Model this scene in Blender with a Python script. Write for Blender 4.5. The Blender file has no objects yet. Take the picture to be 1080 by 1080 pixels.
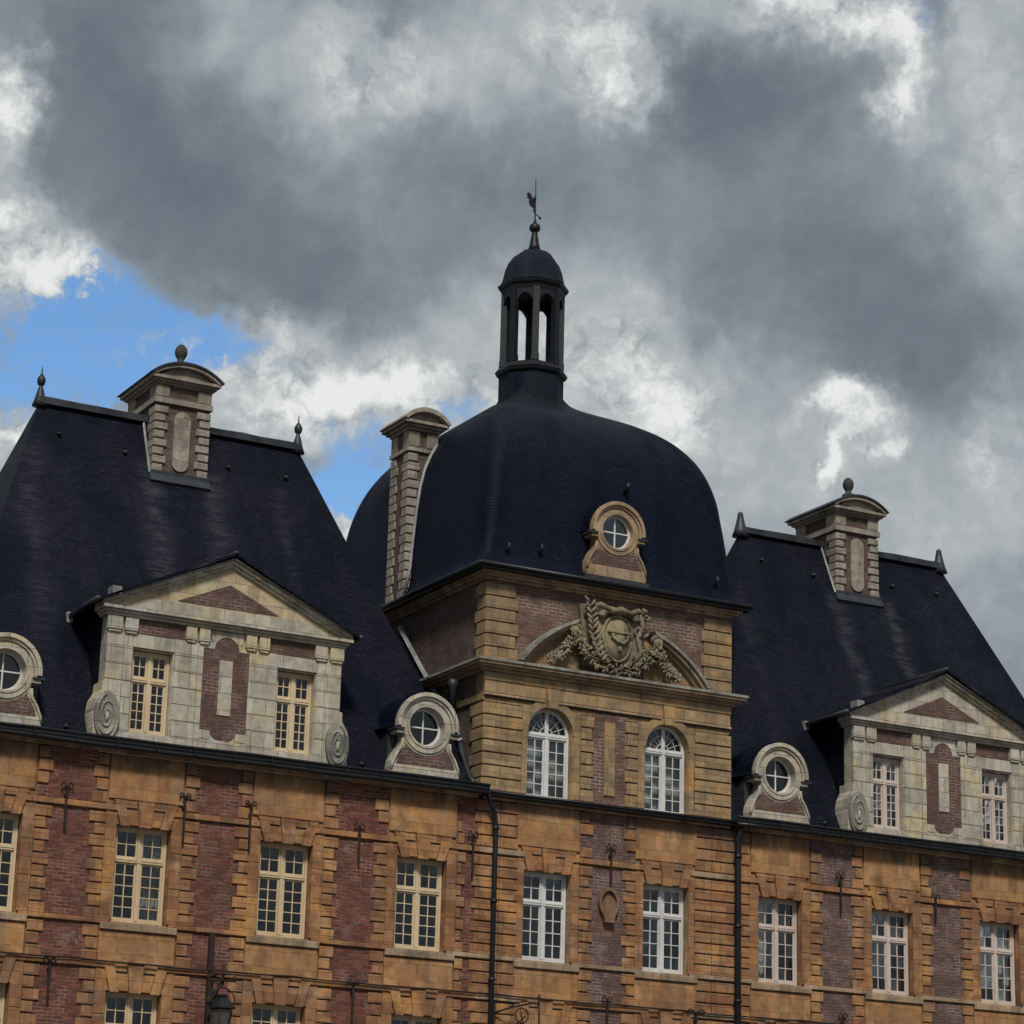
import bpy, math, random
from mathutils import Vector, Matrix
random.seed(7)
S = bpy.context.scene
COL = S.collection
PI = math.pi

# ------------------------------------------------------------------ camera
cam_d = bpy.data.cameras.new('camera')
cam = bpy.data.objects.new('camera', cam_d); COL.objects.link(cam)
cam_d.sensor_width = 36; cam_d.lens = 94.83
cam_d.clip_start = 0.5; cam_d.clip_end = 3000
rt = Vector((0.87545922, -0.48263342, 0.02522168))
up = Vector((-0.15772125, -0.23598482, 0.95887182))
fw = Vector((0.45683166, 0.84343117, 0.28271663))
M = Matrix((rt, up, -fw)).transposed().to_4x4()
M.translation = Vector((-32.681, -55.115, 1.6))
cam.matrix_world = M
S.camera = cam

# ------------------------------------------------------------------ exposure
S.view_settings.view_transform = 'Standard'
S.view_settings.look = 'None'
S.view_settings.gamma = 1.0
S.view_settings.exposure = 0.35

SUN_EL, SUN_AZ = math.radians(48), math.radians(205)   # azimuth clockwise from +y

# ------------------------------------------------------------------ node helpers
class NT:
    def __init__(s, nt): s.nt = nt; s.L = nt.links
    def n(s, t, **k):
        o = s.nt.nodes.new(t)
        for a, b in k.items(): setattr(o, a, b)
        return o
    def put(s, sock, v):
        if v is None: return
        if hasattr(v, 'is_linked') or isinstance(v, bpy.types.NodeSocket): s.L.new(v, sock)
        else: sock.default_value = v
    def math(s, op, a, b=None, c=None, clamp=False):
        o = s.n('ShaderNodeMath', operation=op); o.use_clamp = clamp
        s.put(o.inputs[0], a); s.put(o.inputs[1], b); s.put(o.inputs[2], c)
        return o.outputs[0]
    def vm(s, op, a, b=None):
        o = s.n('ShaderNodeVectorMath', operation=op)
        s.put(o.inputs[0], a); s.put(o.inputs[1], b)
        return o.outputs['Value'] if op in ('DOT_PRODUCT', 'LENGTH') else o.outputs[0]
    def comb(s, x, y, z):
        o = s.n('ShaderNodeCombineXYZ'); s.put(o.inputs[0], x); s.put(o.inputs[1], y); s.put(o.inputs[2], z); return o.outputs[0]
    def sep(s, v):
        o = s.n('ShaderNodeSeparateXYZ'); s.L.new(v, o.inputs[0]); return o.outputs
    def noise(s, v, scale, detail=4, rough=.55, dist=0, color=False):
        o = s.n('ShaderNodeTexNoise'); s.put(o.inputs['Vector'], v)
        o.inputs['Scale'].default_value = scale; o.inputs['Detail'].default_value = detail
        o.inputs['Roughness'].default_value = rough; o.inputs['Distortion'].default_value = dist
        return o.outputs['Color' if color else 'Fac']
    def ramp(s, f, stops):
        o = s.n('ShaderNodeValToRGB'); s.put(o.inputs[0], f)
        cr = o.color_ramp
        while len(cr.elements) < len(stops): cr.elements.new(.5)
        for e, (p, c) in zip(cr.elements, stops):
            e.position = p; e.color = (c, c, c, 1) if not hasattr(c, '__len__') else (*c, 1)
        return o.outputs[0]
    def mix(s, f, a, b, mode='MIX'):
        o = s.n('ShaderNodeMix', data_type='RGBA', blend_type=mode)
        s.put(o.inputs[0], f)
        for i, v in ((6, a), (7, b)):
            if isinstance(v, tuple): o.inputs[i].default_value = (*v, 1) if len(v) == 3 else v
            else: s.L.new(v, o.inputs[i])
        return o.outputs[2]
    def smooth(s, x, a, b):
        o = s.n('ShaderNodeMapRange', interpolation_type='SMOOTHSTEP')
        s.put(o.inputs[0], x); o.inputs[1].default_value = a; o.inputs[2].default_value = b
        return o.outputs[0]

# ------------------------------------------------------------------ sky (world)
# cloud banks and blue gaps by compass bearing and height above the horizon (degrees): az, el, width, height, strength
BRIGHT = [ (16.44,24.06,0.81,1.22,1.00), (16.75,25.26,0.53,0.61,0.30), (17.32,21.30,1.60,0.78,0.90), (18.39,21.00,0.64,0.51,0.40), (21.55,26.07,1.70,1.02,0.22), (25.52,25.71,1.91,1.02,0.40), (24.03,24.85,1.49,1.02,0.25), (28.59,26.40,1.28,1.22,0.30), (30.37,26.23,1.17,0.98,0.55), (30.38,25.35,0.64,0.41,0.35), (34.56,27.18,1.28,0.45,0.60), (36.20,26.85,1.49,0.51,0.70), (37.27,25.94,0.64,1.02,0.75), (37.04,24.98,0.53,0.51,0.50), (39.47,24.10,1.28,2.45,0.35), (39.12,26.63,0.85,1.22,0.20), (23.92,18.77,2.23,0.78,0.95), (26.02,19.16,1.17,0.61,0.60), (24.89,16.14,0.85,0.41,0.70), (23.21,20.14,1.28,0.51,0.40), (31.35,19.09,1.28,1.12,0.60), (31.78,18.29,0.85,0.61,0.40), (35.15,18.79,0.53,0.33,0.60), (35.99,18.97,0.55,0.33,0.70), (35.61,18.24,0.38,0.33,0.45), (35.56,17.52,0.34,0.45,0.75), (36.30,18.37,0.47,0.29,0.55), (36.60,17.87,0.30,0.29,0.40), (35.98,18.48,1.91,1.22,0.20), (39.38,17.80,0.85,1.02,0.35), (17.24,17.33,0.74,0.45,0.90), (28.74,21.05,2.77,1.63,0.22), (29.84,19.87,3.19,1.22,0.25), (27.98,17.82,1.28,1.22,0.35), (33.89,17.29,2.55,1.43,0.22), (38.01,16.05,2.55,1.22,0.25), (21.13,19.51,2.55,0.51,0.25), (32.35,26.82,1.28,0.61,0.20), (19.31,24.13,2.55,2.24,-0.30), (21.54,22.92,2.77,1.43,-0.22), (23.79,21.27,2.34,1.12,-0.32), (18.51,26.01,2.77,1.22,-0.22), (25.02,26.96,1.28,0.41,-0.20), (26.91,23.99,2.34,1.02,-0.12), (33.67,25.05,1.91,1.43,-0.38), (32.14,25.65,0.85,1.02,-0.25), (34.96,21.68,3.19,1.63,-0.25), (37.47,19.84,2.13,1.12,-0.32), (29.55,23.46,2.55,1.22,-0.10), (27.41,22.22,1.91,1.22,-0.12), (38.34,21.40,1.91,1.22,-0.08), (37.94,26.98,0.53,0.82,-0.30) ]
BLUE = [ (19.15,20.67,1.28,0.82,1.10), (18.19,19.60,2.13,0.78,1.20), (20.05,19.84,2.34,0.57,1.00), (17.45,18.54,1.06,0.71,0.90), (19.09,18.77,1.49,0.61,0.60), (22.17,19.68,1.28,0.37,0.40), (25.06,16.95,1.06,0.65,0.80), (24.40,17.49,1.06,0.71,0.40), (27.01,18.36,0.64,0.53,0.70), (25.66,17.74,1.06,0.61,0.35), (24.45,16.49,0.85,0.51,0.60), (37.72,26.85,0.55,0.61,0.45) ]
W = bpy.data.worlds.new('World'); S.world = W; W.use_nodes = True
W.node_tree.nodes.clear()
w = NT(W.node_tree)
tc = w.n('ShaderNodeTexCoord').outputs['Generated']
dx, dy, dz = w.sep(w.vm('NORMALIZE', tc))
az = w.math('MULTIPLY', w.math('ARCTAN2', dx, dy), 180/PI)
el = w.math('MULTIPLY', w.math('ARCSINE', dz), 180/PI)
P0 = w.comb(az, el, 0.0)
wr = w.noise(P0, .45, 5, .6, 0, True)
wr2 = w.noise(P0, 1.5, 6, .62, 0, True)
Pw = w.vm('ADD', P0, w.vm('MULTIPLY', w.vm('SUBTRACT', wr, (.5, .5, .5)), (3.4, 2.6, 0)))
Pw = w.vm('ADD', Pw, w.vm('MULTIPLY', w.vm('SUBTRACT', wr2, (.5, .5, .5)), (1.1, .9, 0)))
def blobs(P, lst, acc):
    for a, e, ra, re, amp in lst:
        d = w.vm('MULTIPLY', w.vm('SUBTRACT', P, (a, e, 0)), (1/ra, 1/re, 0))
        g = w.math('EXPONENT', w.math('MULTIPLY', w.vm('DOT_PRODUCT', d, d), -1.0))
        acc = w.math('MULTIPLY_ADD', g, amp, acc)
    return acc
fb = w.noise(P0, .30, 7, .60, .3)
fb2 = w.noise(P0, .9, 7, .55, .8)
Pb = w.vm('ADD', P0, w.vm('MULTIPLY', w.vm('SUBTRACT', w.noise(P0, 1.3, 5, .6, 0, True), (.5, .5, .5)), (1.3, 1.1, 0)))
vb = w.n('ShaderNodeTexVoronoi', feature='F1', voronoi_dimensions='2D'); w.L.new(Pb, vb.inputs['Vector'])
vb.inputs['Scale'].default_value = .9; vb.inputs['Detail'].default_value = 3; vb.inputs['Roughness'].default_value = .62; vb.inputs['Lacunarity'].default_value = 2.3
bil = w.math('SUBTRACT', .48, vb.outputs['Distance'])
fbs = w.math('ADD', w.math('MULTIPLY', w.math('SUBTRACT', fb, .5), .34), w.math('MULTIPLY', w.math('SUBTRACT', fb2, .5), .30))
B = blobs(Pw, BRIGHT, w.math('ADD', .50, fbs))
# billows show where the cloud is thin and lit, the dark undersides stay soft
B = w.math('ADD', B, w.math('MULTIPLY', bil, w.math('MULTIPLY_ADD', w.smooth(B, .66, 1.1), .42, .045)))
cloud = w.ramp(w.math('MULTIPLY', B, .80), [(0.0, (.100, .122, .150)), (.20, (.134, .160, .186)), (.36, (.190, .220, .246)), (.52, (.290, .320, .336)), (.72, (.46, .48, .48)), (.95, (.63, .645, .635))])
blue_v = blobs(Pw, BLUE, w.math('ADD', w.math('MULTIPLY', w.math('SUBTRACT', fb2, .5), 1.1), w.math('MULTIPLY', bil, -.22)))
bm = w.smooth(blue_v, .26, 1.12)
bcut = w.smooth(B, .72, .95)
wisp = w.smooth(w.noise(w.vm('MULTIPLY', Pw, (.7, 1.6, 1)), 1.1, 6, .62, .6), .50, .72)
bm = w.math('MULTIPLY', w.math('MULTIPLY', bm, w.math('SUBTRACT', 1.0, bcut)), w.math('MULTIPLY_ADD', wisp, -.45, 1.0))
sky = w.n('ShaderNodeTexSky', sky_type='NISHITA'); sky.sun_disc = False
sky.sun_elevation = SUN_EL; sky.sun_rotation = SUN_AZ; sky.air_density = 1.3; sky.ozone_density = 2.0
bg1 = w.n('ShaderNodeBackground'); w.L.new(w.mix(1.0, sky.outputs[0], (.74, 1.0, 1.26), 'MULTIPLY'), bg1.inputs[0]); bg1.inputs[1].default_value = .09
bg2 = w.n('ShaderNodeBackground'); w.L.new(cloud, bg2.inputs[0]); bg2.inputs[1].default_value = 1.0
ms = w.n('ShaderNodeMixShader'); w.L.new(bm, ms.inputs[0]); w.L.new(bg2.outputs[0], ms.inputs[1]); w.L.new(bg1.outputs[0], ms.inputs[2])
wo = w.n('ShaderNodeOutputWorld'); w.L.new(ms.outputs[0], wo.inputs[0])

# ------------------------------------------------------------------ sun, veiled by cloud
sd = bpy.data.lights.new('sun', 'SUN'); sd.energy = 2.3; sd.angle = math.radians(10); sd.color = (1, .95, .87)
so = bpy.data.objects.new('sun', sd); COL.objects.link(so)
sv = Vector((math.sin(SUN_AZ)*math.cos(SUN_EL), math.cos(SUN_AZ)*math.cos(SUN_EL), math.sin(SUN_EL)))
so.rotation_euler = sv.to_track_quat('Z', 'Y').to_euler(); so.location = sv*60

# ------------------------------------------------------------------ materials
MATS = {}
def mat(name):
    m = bpy.data.materials.new(name); m.use_nodes = True; MATS[name] = m
    t = NT(m.node_tree); b = m.node_tree.nodes['Principled BSDF']
    return m, t, b
def wallmap(t, kx=1.0, ky=1.0):
    p = t.n('ShaderNodeNewGeometry').outputs['Position']
    x, y, z = t.sep(p)
    return p, t.comb(t.math('ADD', x, t.math('MULTIPLY', y, -1.0)), z, 0.0), x, y, z
def bump(t, b, h, dist=.02, strength=.6):
    o = t.n('ShaderNodeBump'); o.inputs['Distance'].default_value = dist; o.inputs['Strength'].default_value = strength
    t.L.new(h, o.inputs['Height']); t.L.new(o.outputs[0], b.inputs['Normal'])
def stone(name, c1, c2, dirt, dirt_amt=.5, bw=.62, bh=.27, joint=.5, rough=.9, gold=None, top=None):
    m, t, b = mat(name)
    p, uv, x, y, z = wallmap(t)
    br = t.n('ShaderNodeTexBrick'); t.L.new(uv, br.inputs['Vector'])
    br.inputs['Scale'].default_value = 1; br.inputs['Brick Width'].default_value = bw; br.inputs['Row Height'].default_value = bh
    br.inputs['Mortar Size'].default_value = .006; br.inputs['Mortar Smooth'].default_value = .3
    br.inputs['Color1'].default_value = (0, 0, 0, 1); br.inputs['Color2'].default_value = (1, 1, 1, 1); br.inputs['Mortar'].default_value = (.5, .5, .5, 1)
    n1 = t.noise(p, .55, 5, .6); n2 = t.noise(p, 5.5, 6, .7); n3 = t.noise(t.vm('MULTIPLY', p, (2.2, 2.2, .35)), 1.2, 6, .65)
    f = t.math('MULTIPLY_ADD', t.sep(br.outputs['Color'])[0], .62, t.math('MULTIPLY_ADD', n1, 1.3, -.50), clamp=True)
    c = t.mix(f, c1, c2)
    blk = t.noise(t.comb(t.math('SNAP', t.sep(uv)[0], .31), t.math('SNAP', t.sep(uv)[1], bh), 0.0), 3.7, 1, .5)
    c = t.mix(1.0, c, t.ramp(blk, [(.25, .72), (.5, 1.0), (.75, 1.22)]), 'MULTIPLY')
    if gold: c = t.mix(t.smooth(t.noise(p, .9, 4, .6, .5), .5, .68), c, gold)
    c = t.mix(t.math('MULTIPLY', t.smooth(n3, .47, .72), dirt_amt), c, dirt)
    tan = t.smooth(t.noise(p, 1.9, 5, .65, .4), .48, .66)
    hz = t.sep(c); gr = t.math('ADD', t.math('MULTIPLY', hz[0], .45), t.math('MULTIPLY', hz[1], .55))
    c = t.mix(t.math('MULTIPLY', tan, .38), c, t.comb(t.math('MULTIPLY', gr, 1.10), t.math('MULTIPLY', gr, .92), t.math('MULTIPLY', gr, .68)))
    rep = t.smooth(t.noise(p, 1.15, 3, .5, .2), .60, .66)
    c = t.mix(t.math('MULTIPLY', rep, .40), c, tuple(min(.5, v*1.25+.03) for v in c2))
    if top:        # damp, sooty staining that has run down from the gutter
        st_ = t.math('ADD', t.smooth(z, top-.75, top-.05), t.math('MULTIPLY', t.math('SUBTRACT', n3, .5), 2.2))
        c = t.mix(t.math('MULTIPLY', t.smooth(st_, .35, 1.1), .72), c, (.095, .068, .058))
    c = t.mix(1.0, c, t.ramp(n2, [(.25, .62), (.5, 1.0), (.8, 1.22)]), 'MULTIPLY')
    c = t.mix(t.math('MULTIPLY', br.outputs['Fac'], joint), c, tuple(v*.35 for v in dirt))
    t.L.new(c, b.inputs['Base Color']); b.inputs['Roughness'].default_value = rough; b.inputs['Specular IOR Level'].default_value = .25
    h = t.math('SUBTRACT', t.math('MULTIPLY', n2, .8), t.math('MULTIPLY', br.outputs['Fac'], .6))
    bump(t, b, h, .02, .7)
    return m
def brick(name, c1, c2, mortar, msize=.011, pale=.3, soot=.4, rh=.078):
    m, t, b = mat(name)
    p, uv, x, y, z = wallmap(t)
    wob = t.vm('MULTIPLY', t.vm('SUBTRACT', t.noise(p, 6, 2, .5, 0, True), (.5, .5, .5)), (.02, .02, 0))
    br = t.n('ShaderNodeTexBrick'); t.L.new(t.vm('ADD', uv, wob), br.inputs['Vector'])
    br.inputs['Scale'].default_value = 1; br.inputs['Brick Width'].default_value = .235; br.inputs['Row Height'].default_value = rh
    br.inputs['Mortar Size'].default_value = msize; br.inputs['Mortar Smooth'].default_value = .2; br.inputs['Bias'].default_value = -.1
    br.inputs['Color1'].default_value = (*c1, 1); br.inputs['Color2'].default_value = (*c2, 1); br.inputs['Mortar'].default_value = (*mortar, 1)
    n1 = t.noise(p, .9, 5, .6, .4); n2 = t.noise(p, 14, 4, .7); n3 = t.noise(p, 2.3, 5, .65)
    mo = t.smooth(t.noise(p, 1.6, 4, .6, .3), .44, .62)
    c = t.mix(t.math('MULTIPLY', br.outputs['Fac'], t.math('MULTIPLY_ADD', mo, -.75, .80)), br.outputs['Color'], (.05, .035, .03))
    c = t.mix(t.math('MULTIPLY', t.smooth(n1, .5, .7), soot), c, (.055, .045, .042))
    c = t.mix(t.math('MULTIPLY', t.smooth(n3, .56, .72), pale), c, (.30, .26, .25))
    c = t.mix(1.0, c, t.ramp(n2, [(.2, .55), (.5, 1.0), (.8, 1.35)]), 'MULTIPLY')
    t.L.new(c, b.inputs['Base Color']); b.inputs['Roughness'].default_value = .92; b.inputs['Specular IOR Level'].default_value = .2
    h = t.math('SUBTRACT', t.math('MULTIPLY', n2, .5), br.outputs['Fac'])
    bump(t, b, h, .015, .8)
    return m
def slate(name, c1, c2, streaks=(), streak_z=20.4, rough=.60, row=.088, radial=False, moss=(.013, .016, .019), moss_z=None):
    m, t, b = mat(name)
    p, uv, x, y, z = wallmap(t)
    wob = t.vm('MULTIPLY', t.vm('SUBTRACT', t.noise(p, 2.2, 3, .6, 0, True), (.5, .5, .5)), (.05, .055, 0))
    br = t.n('ShaderNodeTexBrick'); t.L.new(t.vm('ADD', uv, wob), br.inputs['Vector'])
    br.inputs['Scale'].default_value = 1; br.inputs['Brick Width'].default_value = .15; br.inputs['Row Height'].default_value = row
    br.inputs['Mortar Size'].default_value = .012; br.inputs['Mortar Smooth'].default_value = .6
    br.inputs['Color1'].default_value = (.55, .55, .55, 1); br.inputs['Color2'].default_value = (1.15, 1.15, 1.15, 1); br.inputs['Mortar'].default_value = (.55, .55, .55, 1)
    n1 = t.noise(t.vm('MULTIPLY', p, (1.3, 1.3, .22)), .9, 5, .6, .2); n2 = t.noise(p, 9, 5, .7); n3 = t.noise(p, .5, 4, .55)
    f = t.math('ADD', t.math('MULTIPLY', n1, .9), t.math('MULTIPLY', n3, .6))
    c = t.mix(t.smooth(f, .50, .92), c1, c2)
    odd = t.smooth(t.noise(t.vm('MULTIPLY', p, (5, 5, 11)), 1.0, 2, .5), .70, .74)
    c = t.mix(t.math('MULTIPLY', odd, .30), c, (.026, .029, .040))
    dash = t.smooth(t.noise(t.vm('MULTIPLY', p, (1.6, 1.6, 13)), 1.0, 4, .6), .56, .66)
    c = t.mix(t.math('MULTIPLY', t.math('MULTIPLY', dash, t.smooth(t.noise(p, .45, 3, .5), .42, .62)), .5), c, (.019, .022, .034))
    lum = t.math('MULTIPLY', t.sep(br.outputs['Color'])[0], t.sep(t.ramp(n2, [(.25, .6), (.55, 1.0), (.8, 1.5)]))[0])
    c = t.mix(1.0, c, t.comb(lum, lum, lum), 'MULTIPLY')
    if streaks:       # pale lime and lead run-off below the chimney corners
        wx = t.math('ADD', x, t.math('MULTIPLY', t.math('SUBTRACT', t.noise(p, .8, 3, .5), .5), .8))
        acc = 0.0
        for sx, sw, sa in streaks:
            d = t.math('DIVIDE', t.math('SUBTRACT', wx, sx), sw)
            acc = t.math('MULTIPLY_ADD', t.math('EXPONENT', t.math('MULTIPLY', t.math('MULTIPLY', d, d), -1.0)), sa, acc)
        rag = t.smooth(t.noise(t.vm('MULTIPLY', p, (1, 1, 5)), 1.6, 5, .7), .35, .7)
        fade = t.math('MULTIPLY', t.smooth(z, streak_z+.3, streak_z-.3), t.smooth(z, 13.0, 18.5))
        fs = t.math('MULTIPLY', t.math('MULTIPLY', acc, t.math('MULTIPLY_ADD', rag, .9, .1)), fade, clamp=True)
        c = t.mix(fs, c, (.052, .049, .060))
    if moss_z:
        c = t.mix(t.math('MULTIPLY', t.smooth(z, moss_z-.8, moss_z+1.0), t.smooth(n1, .3, .6)), c, moss)
    t.L.new(c, b.inputs['Base Color'])
    b.inputs['Specular Tint'].default_value = (.62, .70, .98, 1)
    b.inputs['Roughness'].default_value = rough; b.inputs['Specular IOR Level'].default_value = .17
    h = t.math('ADD', t.math('MULTIPLY', n2, .3), br.outputs['Fac'])
    bump(t, b, t.math('MULTIPLY', h, -1.0), .022, .6)
    return m
def simple(name, c, rough=.6, metal=0.0, var=.35, nscale=6, spec=.4, c2=None, bdist=.006):
    m, t, b = mat(name)
    p = t.n('ShaderNodeNewGeometry').outputs['Position']
    n = t.noise(p, nscale, 5, .65); n2 = t.noise(t.vm('MULTIPLY', p, (1, 1, .3)), 1.7, 5, .6)
    col = t.mix(t.smooth(n2, .42, .68), c, c2 or tuple(v*.6 for v in c))
    col = t.mix(1.0, col, t.ramp(n, [(.2, 1-var), (.5, 1.0), (.85, 1+var)]), 'MULTIPLY')
    t.L.new(col, b.inputs['Base Color']); b.inputs['Roughness'].default_value = rough; b.inputs['Metallic'].default_value = metal
    b.inputs['Specular IOR Level'].default_value = spec
    bump(t, b, n, bdist, .5)
    return m
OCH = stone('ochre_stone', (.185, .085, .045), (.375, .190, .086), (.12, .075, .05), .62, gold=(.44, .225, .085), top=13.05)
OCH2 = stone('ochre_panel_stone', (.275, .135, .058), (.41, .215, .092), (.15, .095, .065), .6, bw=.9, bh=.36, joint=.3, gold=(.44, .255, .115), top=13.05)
OCH_T = stone('buff_stone', (.225, .158, .092), (.35, .240, .125), (.115, .09, .068), .55, bh=.31, gold=(.43, .25, .10))
TRIM = stone('weathered_trim_stone', (.27, .19, .12), (.38, .27, .17), (.10, .08, .065), .75, bw=1.1, bh=.6, joint=.4)
PALE = stone('pale_limestone', (.34, .31, .255), (.50, .46, .385), (.15, .145, .125), .55, bw=.75, bh=.385, joint=.75, gold=(.50, .42, .26))
BUFF = stone('buff_limestone', (.40, .32, .20), (.50, .40, .25), (.18, .15, .11), .5, bw=.9, bh=.4, joint=.5)
PALE_D = stone('sooty_limestone', (.17, .17, .145), (.31, .30, .25), (.07, .07, .06), .8, bw=.75, bh=.4, joint=.5)
CHST = stone('chimney_stone', (.23, .20, .165), (.36, .32, .265), (.09, .08, .07), .5, bw=.9, bh=.27, joint=.3)
NICHE = stone('reddish_worn_stone', (.18, .10, .065), (.28, .17, .11), (.08, .06, .05), .6, bw=3, bh=3, joint=0)
CART = stone('carved_stone', (.13, .112, .085), (.26, .215, .155), (.04, .037, .034), .9, bw=3, bh=3, joint=0, gold=(.30, .245, .14))
DARKJ = simple('dirt_and_shade_joint', (.045, .032, .024), .95, nscale=12)  # dark strips for joints and grooves: dirt, with recess shade put into the colour
BRK = brick('red_brick', (.120, .040, .030), (.215, .080, .055), (.25, .19, .155), .010, .35, .45)
BRK_R = brick('mauve_brick', (.115, .065, .056), (.19, .105, .085), (.25, .215, .19), .013, .35, .45)
BRK_T = brick('tower_brick', (.125, .072, .058), (.20, .115, .088), (.30, .26, .22), .013, .25, .3, rh=.085)
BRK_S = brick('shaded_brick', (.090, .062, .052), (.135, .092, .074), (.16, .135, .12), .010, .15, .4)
BRK_D = brick('dormer_brick', (.105, .058, .048), (.155, .086, .070), (.24, .20, .175), .012, .1, .2)
SL_L = slate('slate_left', (.0018, .0026, .0072), (.0098, .0098, .0165), ((-13.9, .30, .5), (-10.85, .30, .85), (-9.2, .26, .8), (-7.4, .22, .35)), 20.9)
SL_R = slate('slate_right', (.0020, .0032, .0072), (.0100, .0108, .0165), ((9.2, .22, .75), (10.95, .24, .9), (5.9, .3, .25)), 20.6)
SL_D = slate('slate_dome', (.0012, .0028, .0105), (.0062, .0088, .0210), rough=.62, row=.082, moss_z=22.6)
LEAD = simple('lead', (.045, .05, .058), .5, .3, c2=(.022, .024, .029))
LEAD_P = simple('pale_lead', (.30, .31, .31), .55, .2, c2=(.16, .16, .16))
BLACK = simple('black_gutter', (.010, .011, .014), .45, .2, spec=.5)
IRON = simple('rusty_iron', (.030, .016, .012), .8, .1, c2=(.016, .012, .011))
CREAM = simple('cream_paint', (.60, .48, .31), .55, var=.12, c2=(.52, .39, .235))
WHITE = simple('white_paint', (.62, .61, .60), .5, var=.1, c2=(.50, .49, .48))
PINKW = simple('offwhite_paint', (.56, .47, .42), .55, var=.1, c2=(.48, .40, .35))
CURT = simple('curtain_cloth', (.40, .40, .39), .95, var=.1)
ROOM = simple('unlit_plaster', (.035, .032, .030), .95)  # pale plaster coloured near black, the rooms' darkness put into the colour
BALL = simple('mossy_stone', (.055, .052, .045), .9, c2=(.03, .03, .027))
DARKLEAF = simple('lantern_metal', (.011, .013, .017), .5, .2)
def glassmat(name, tint, rough, spec_mix):
    m, t, b = mat(name)
    m.node_tree.nodes.remove(b)
    out = m.node_tree.nodes['Material Output']
    tr = t.n('ShaderNodeBsdfTransparent'); tr.inputs[0].default_value = (*tint, 1)
    gl = t.n('ShaderNodeBsdfGlossy'); gl.inputs['Roughness'].default_value = rough; gl.inputs['Color'].default_value = (.9, .93, .95, 1)
    fr = t.n('ShaderNodeFresnel'); fr.inputs[0].default_value = 1.5
    nb = t.n('ShaderNodeBump'); nb.inputs['Distance'].default_value = .01; nb.inputs['Strength'].default_value = .25
    p = t.n('ShaderNodeNewGeometry').outputs['Position']; t.L.new(t.noise(p, 2.5, 2, .5), nb.inputs['Height']); t.L.new(nb.outputs[0], gl.inputs['Normal'])
    f = t.math('MULTIPLY_ADD', fr.outputs[0], 1.5, spec_mix)
    mx = t.n('ShaderNodeMixShader'); t.put(mx.inputs[0], f); t.L.new(tr.outputs[0], mx.inputs[1]); t.L.new(gl.outputs[0], mx.inputs[2])
    t.L.new(mx.outputs[0], out.inputs['Surface'])
    return m
GLASS = glassmat('window_glass', (.75, .8, .78), .03, .02)
FROST = simple('lantern_glass', (.07, .072, .07), .15, spec=.6)

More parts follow.
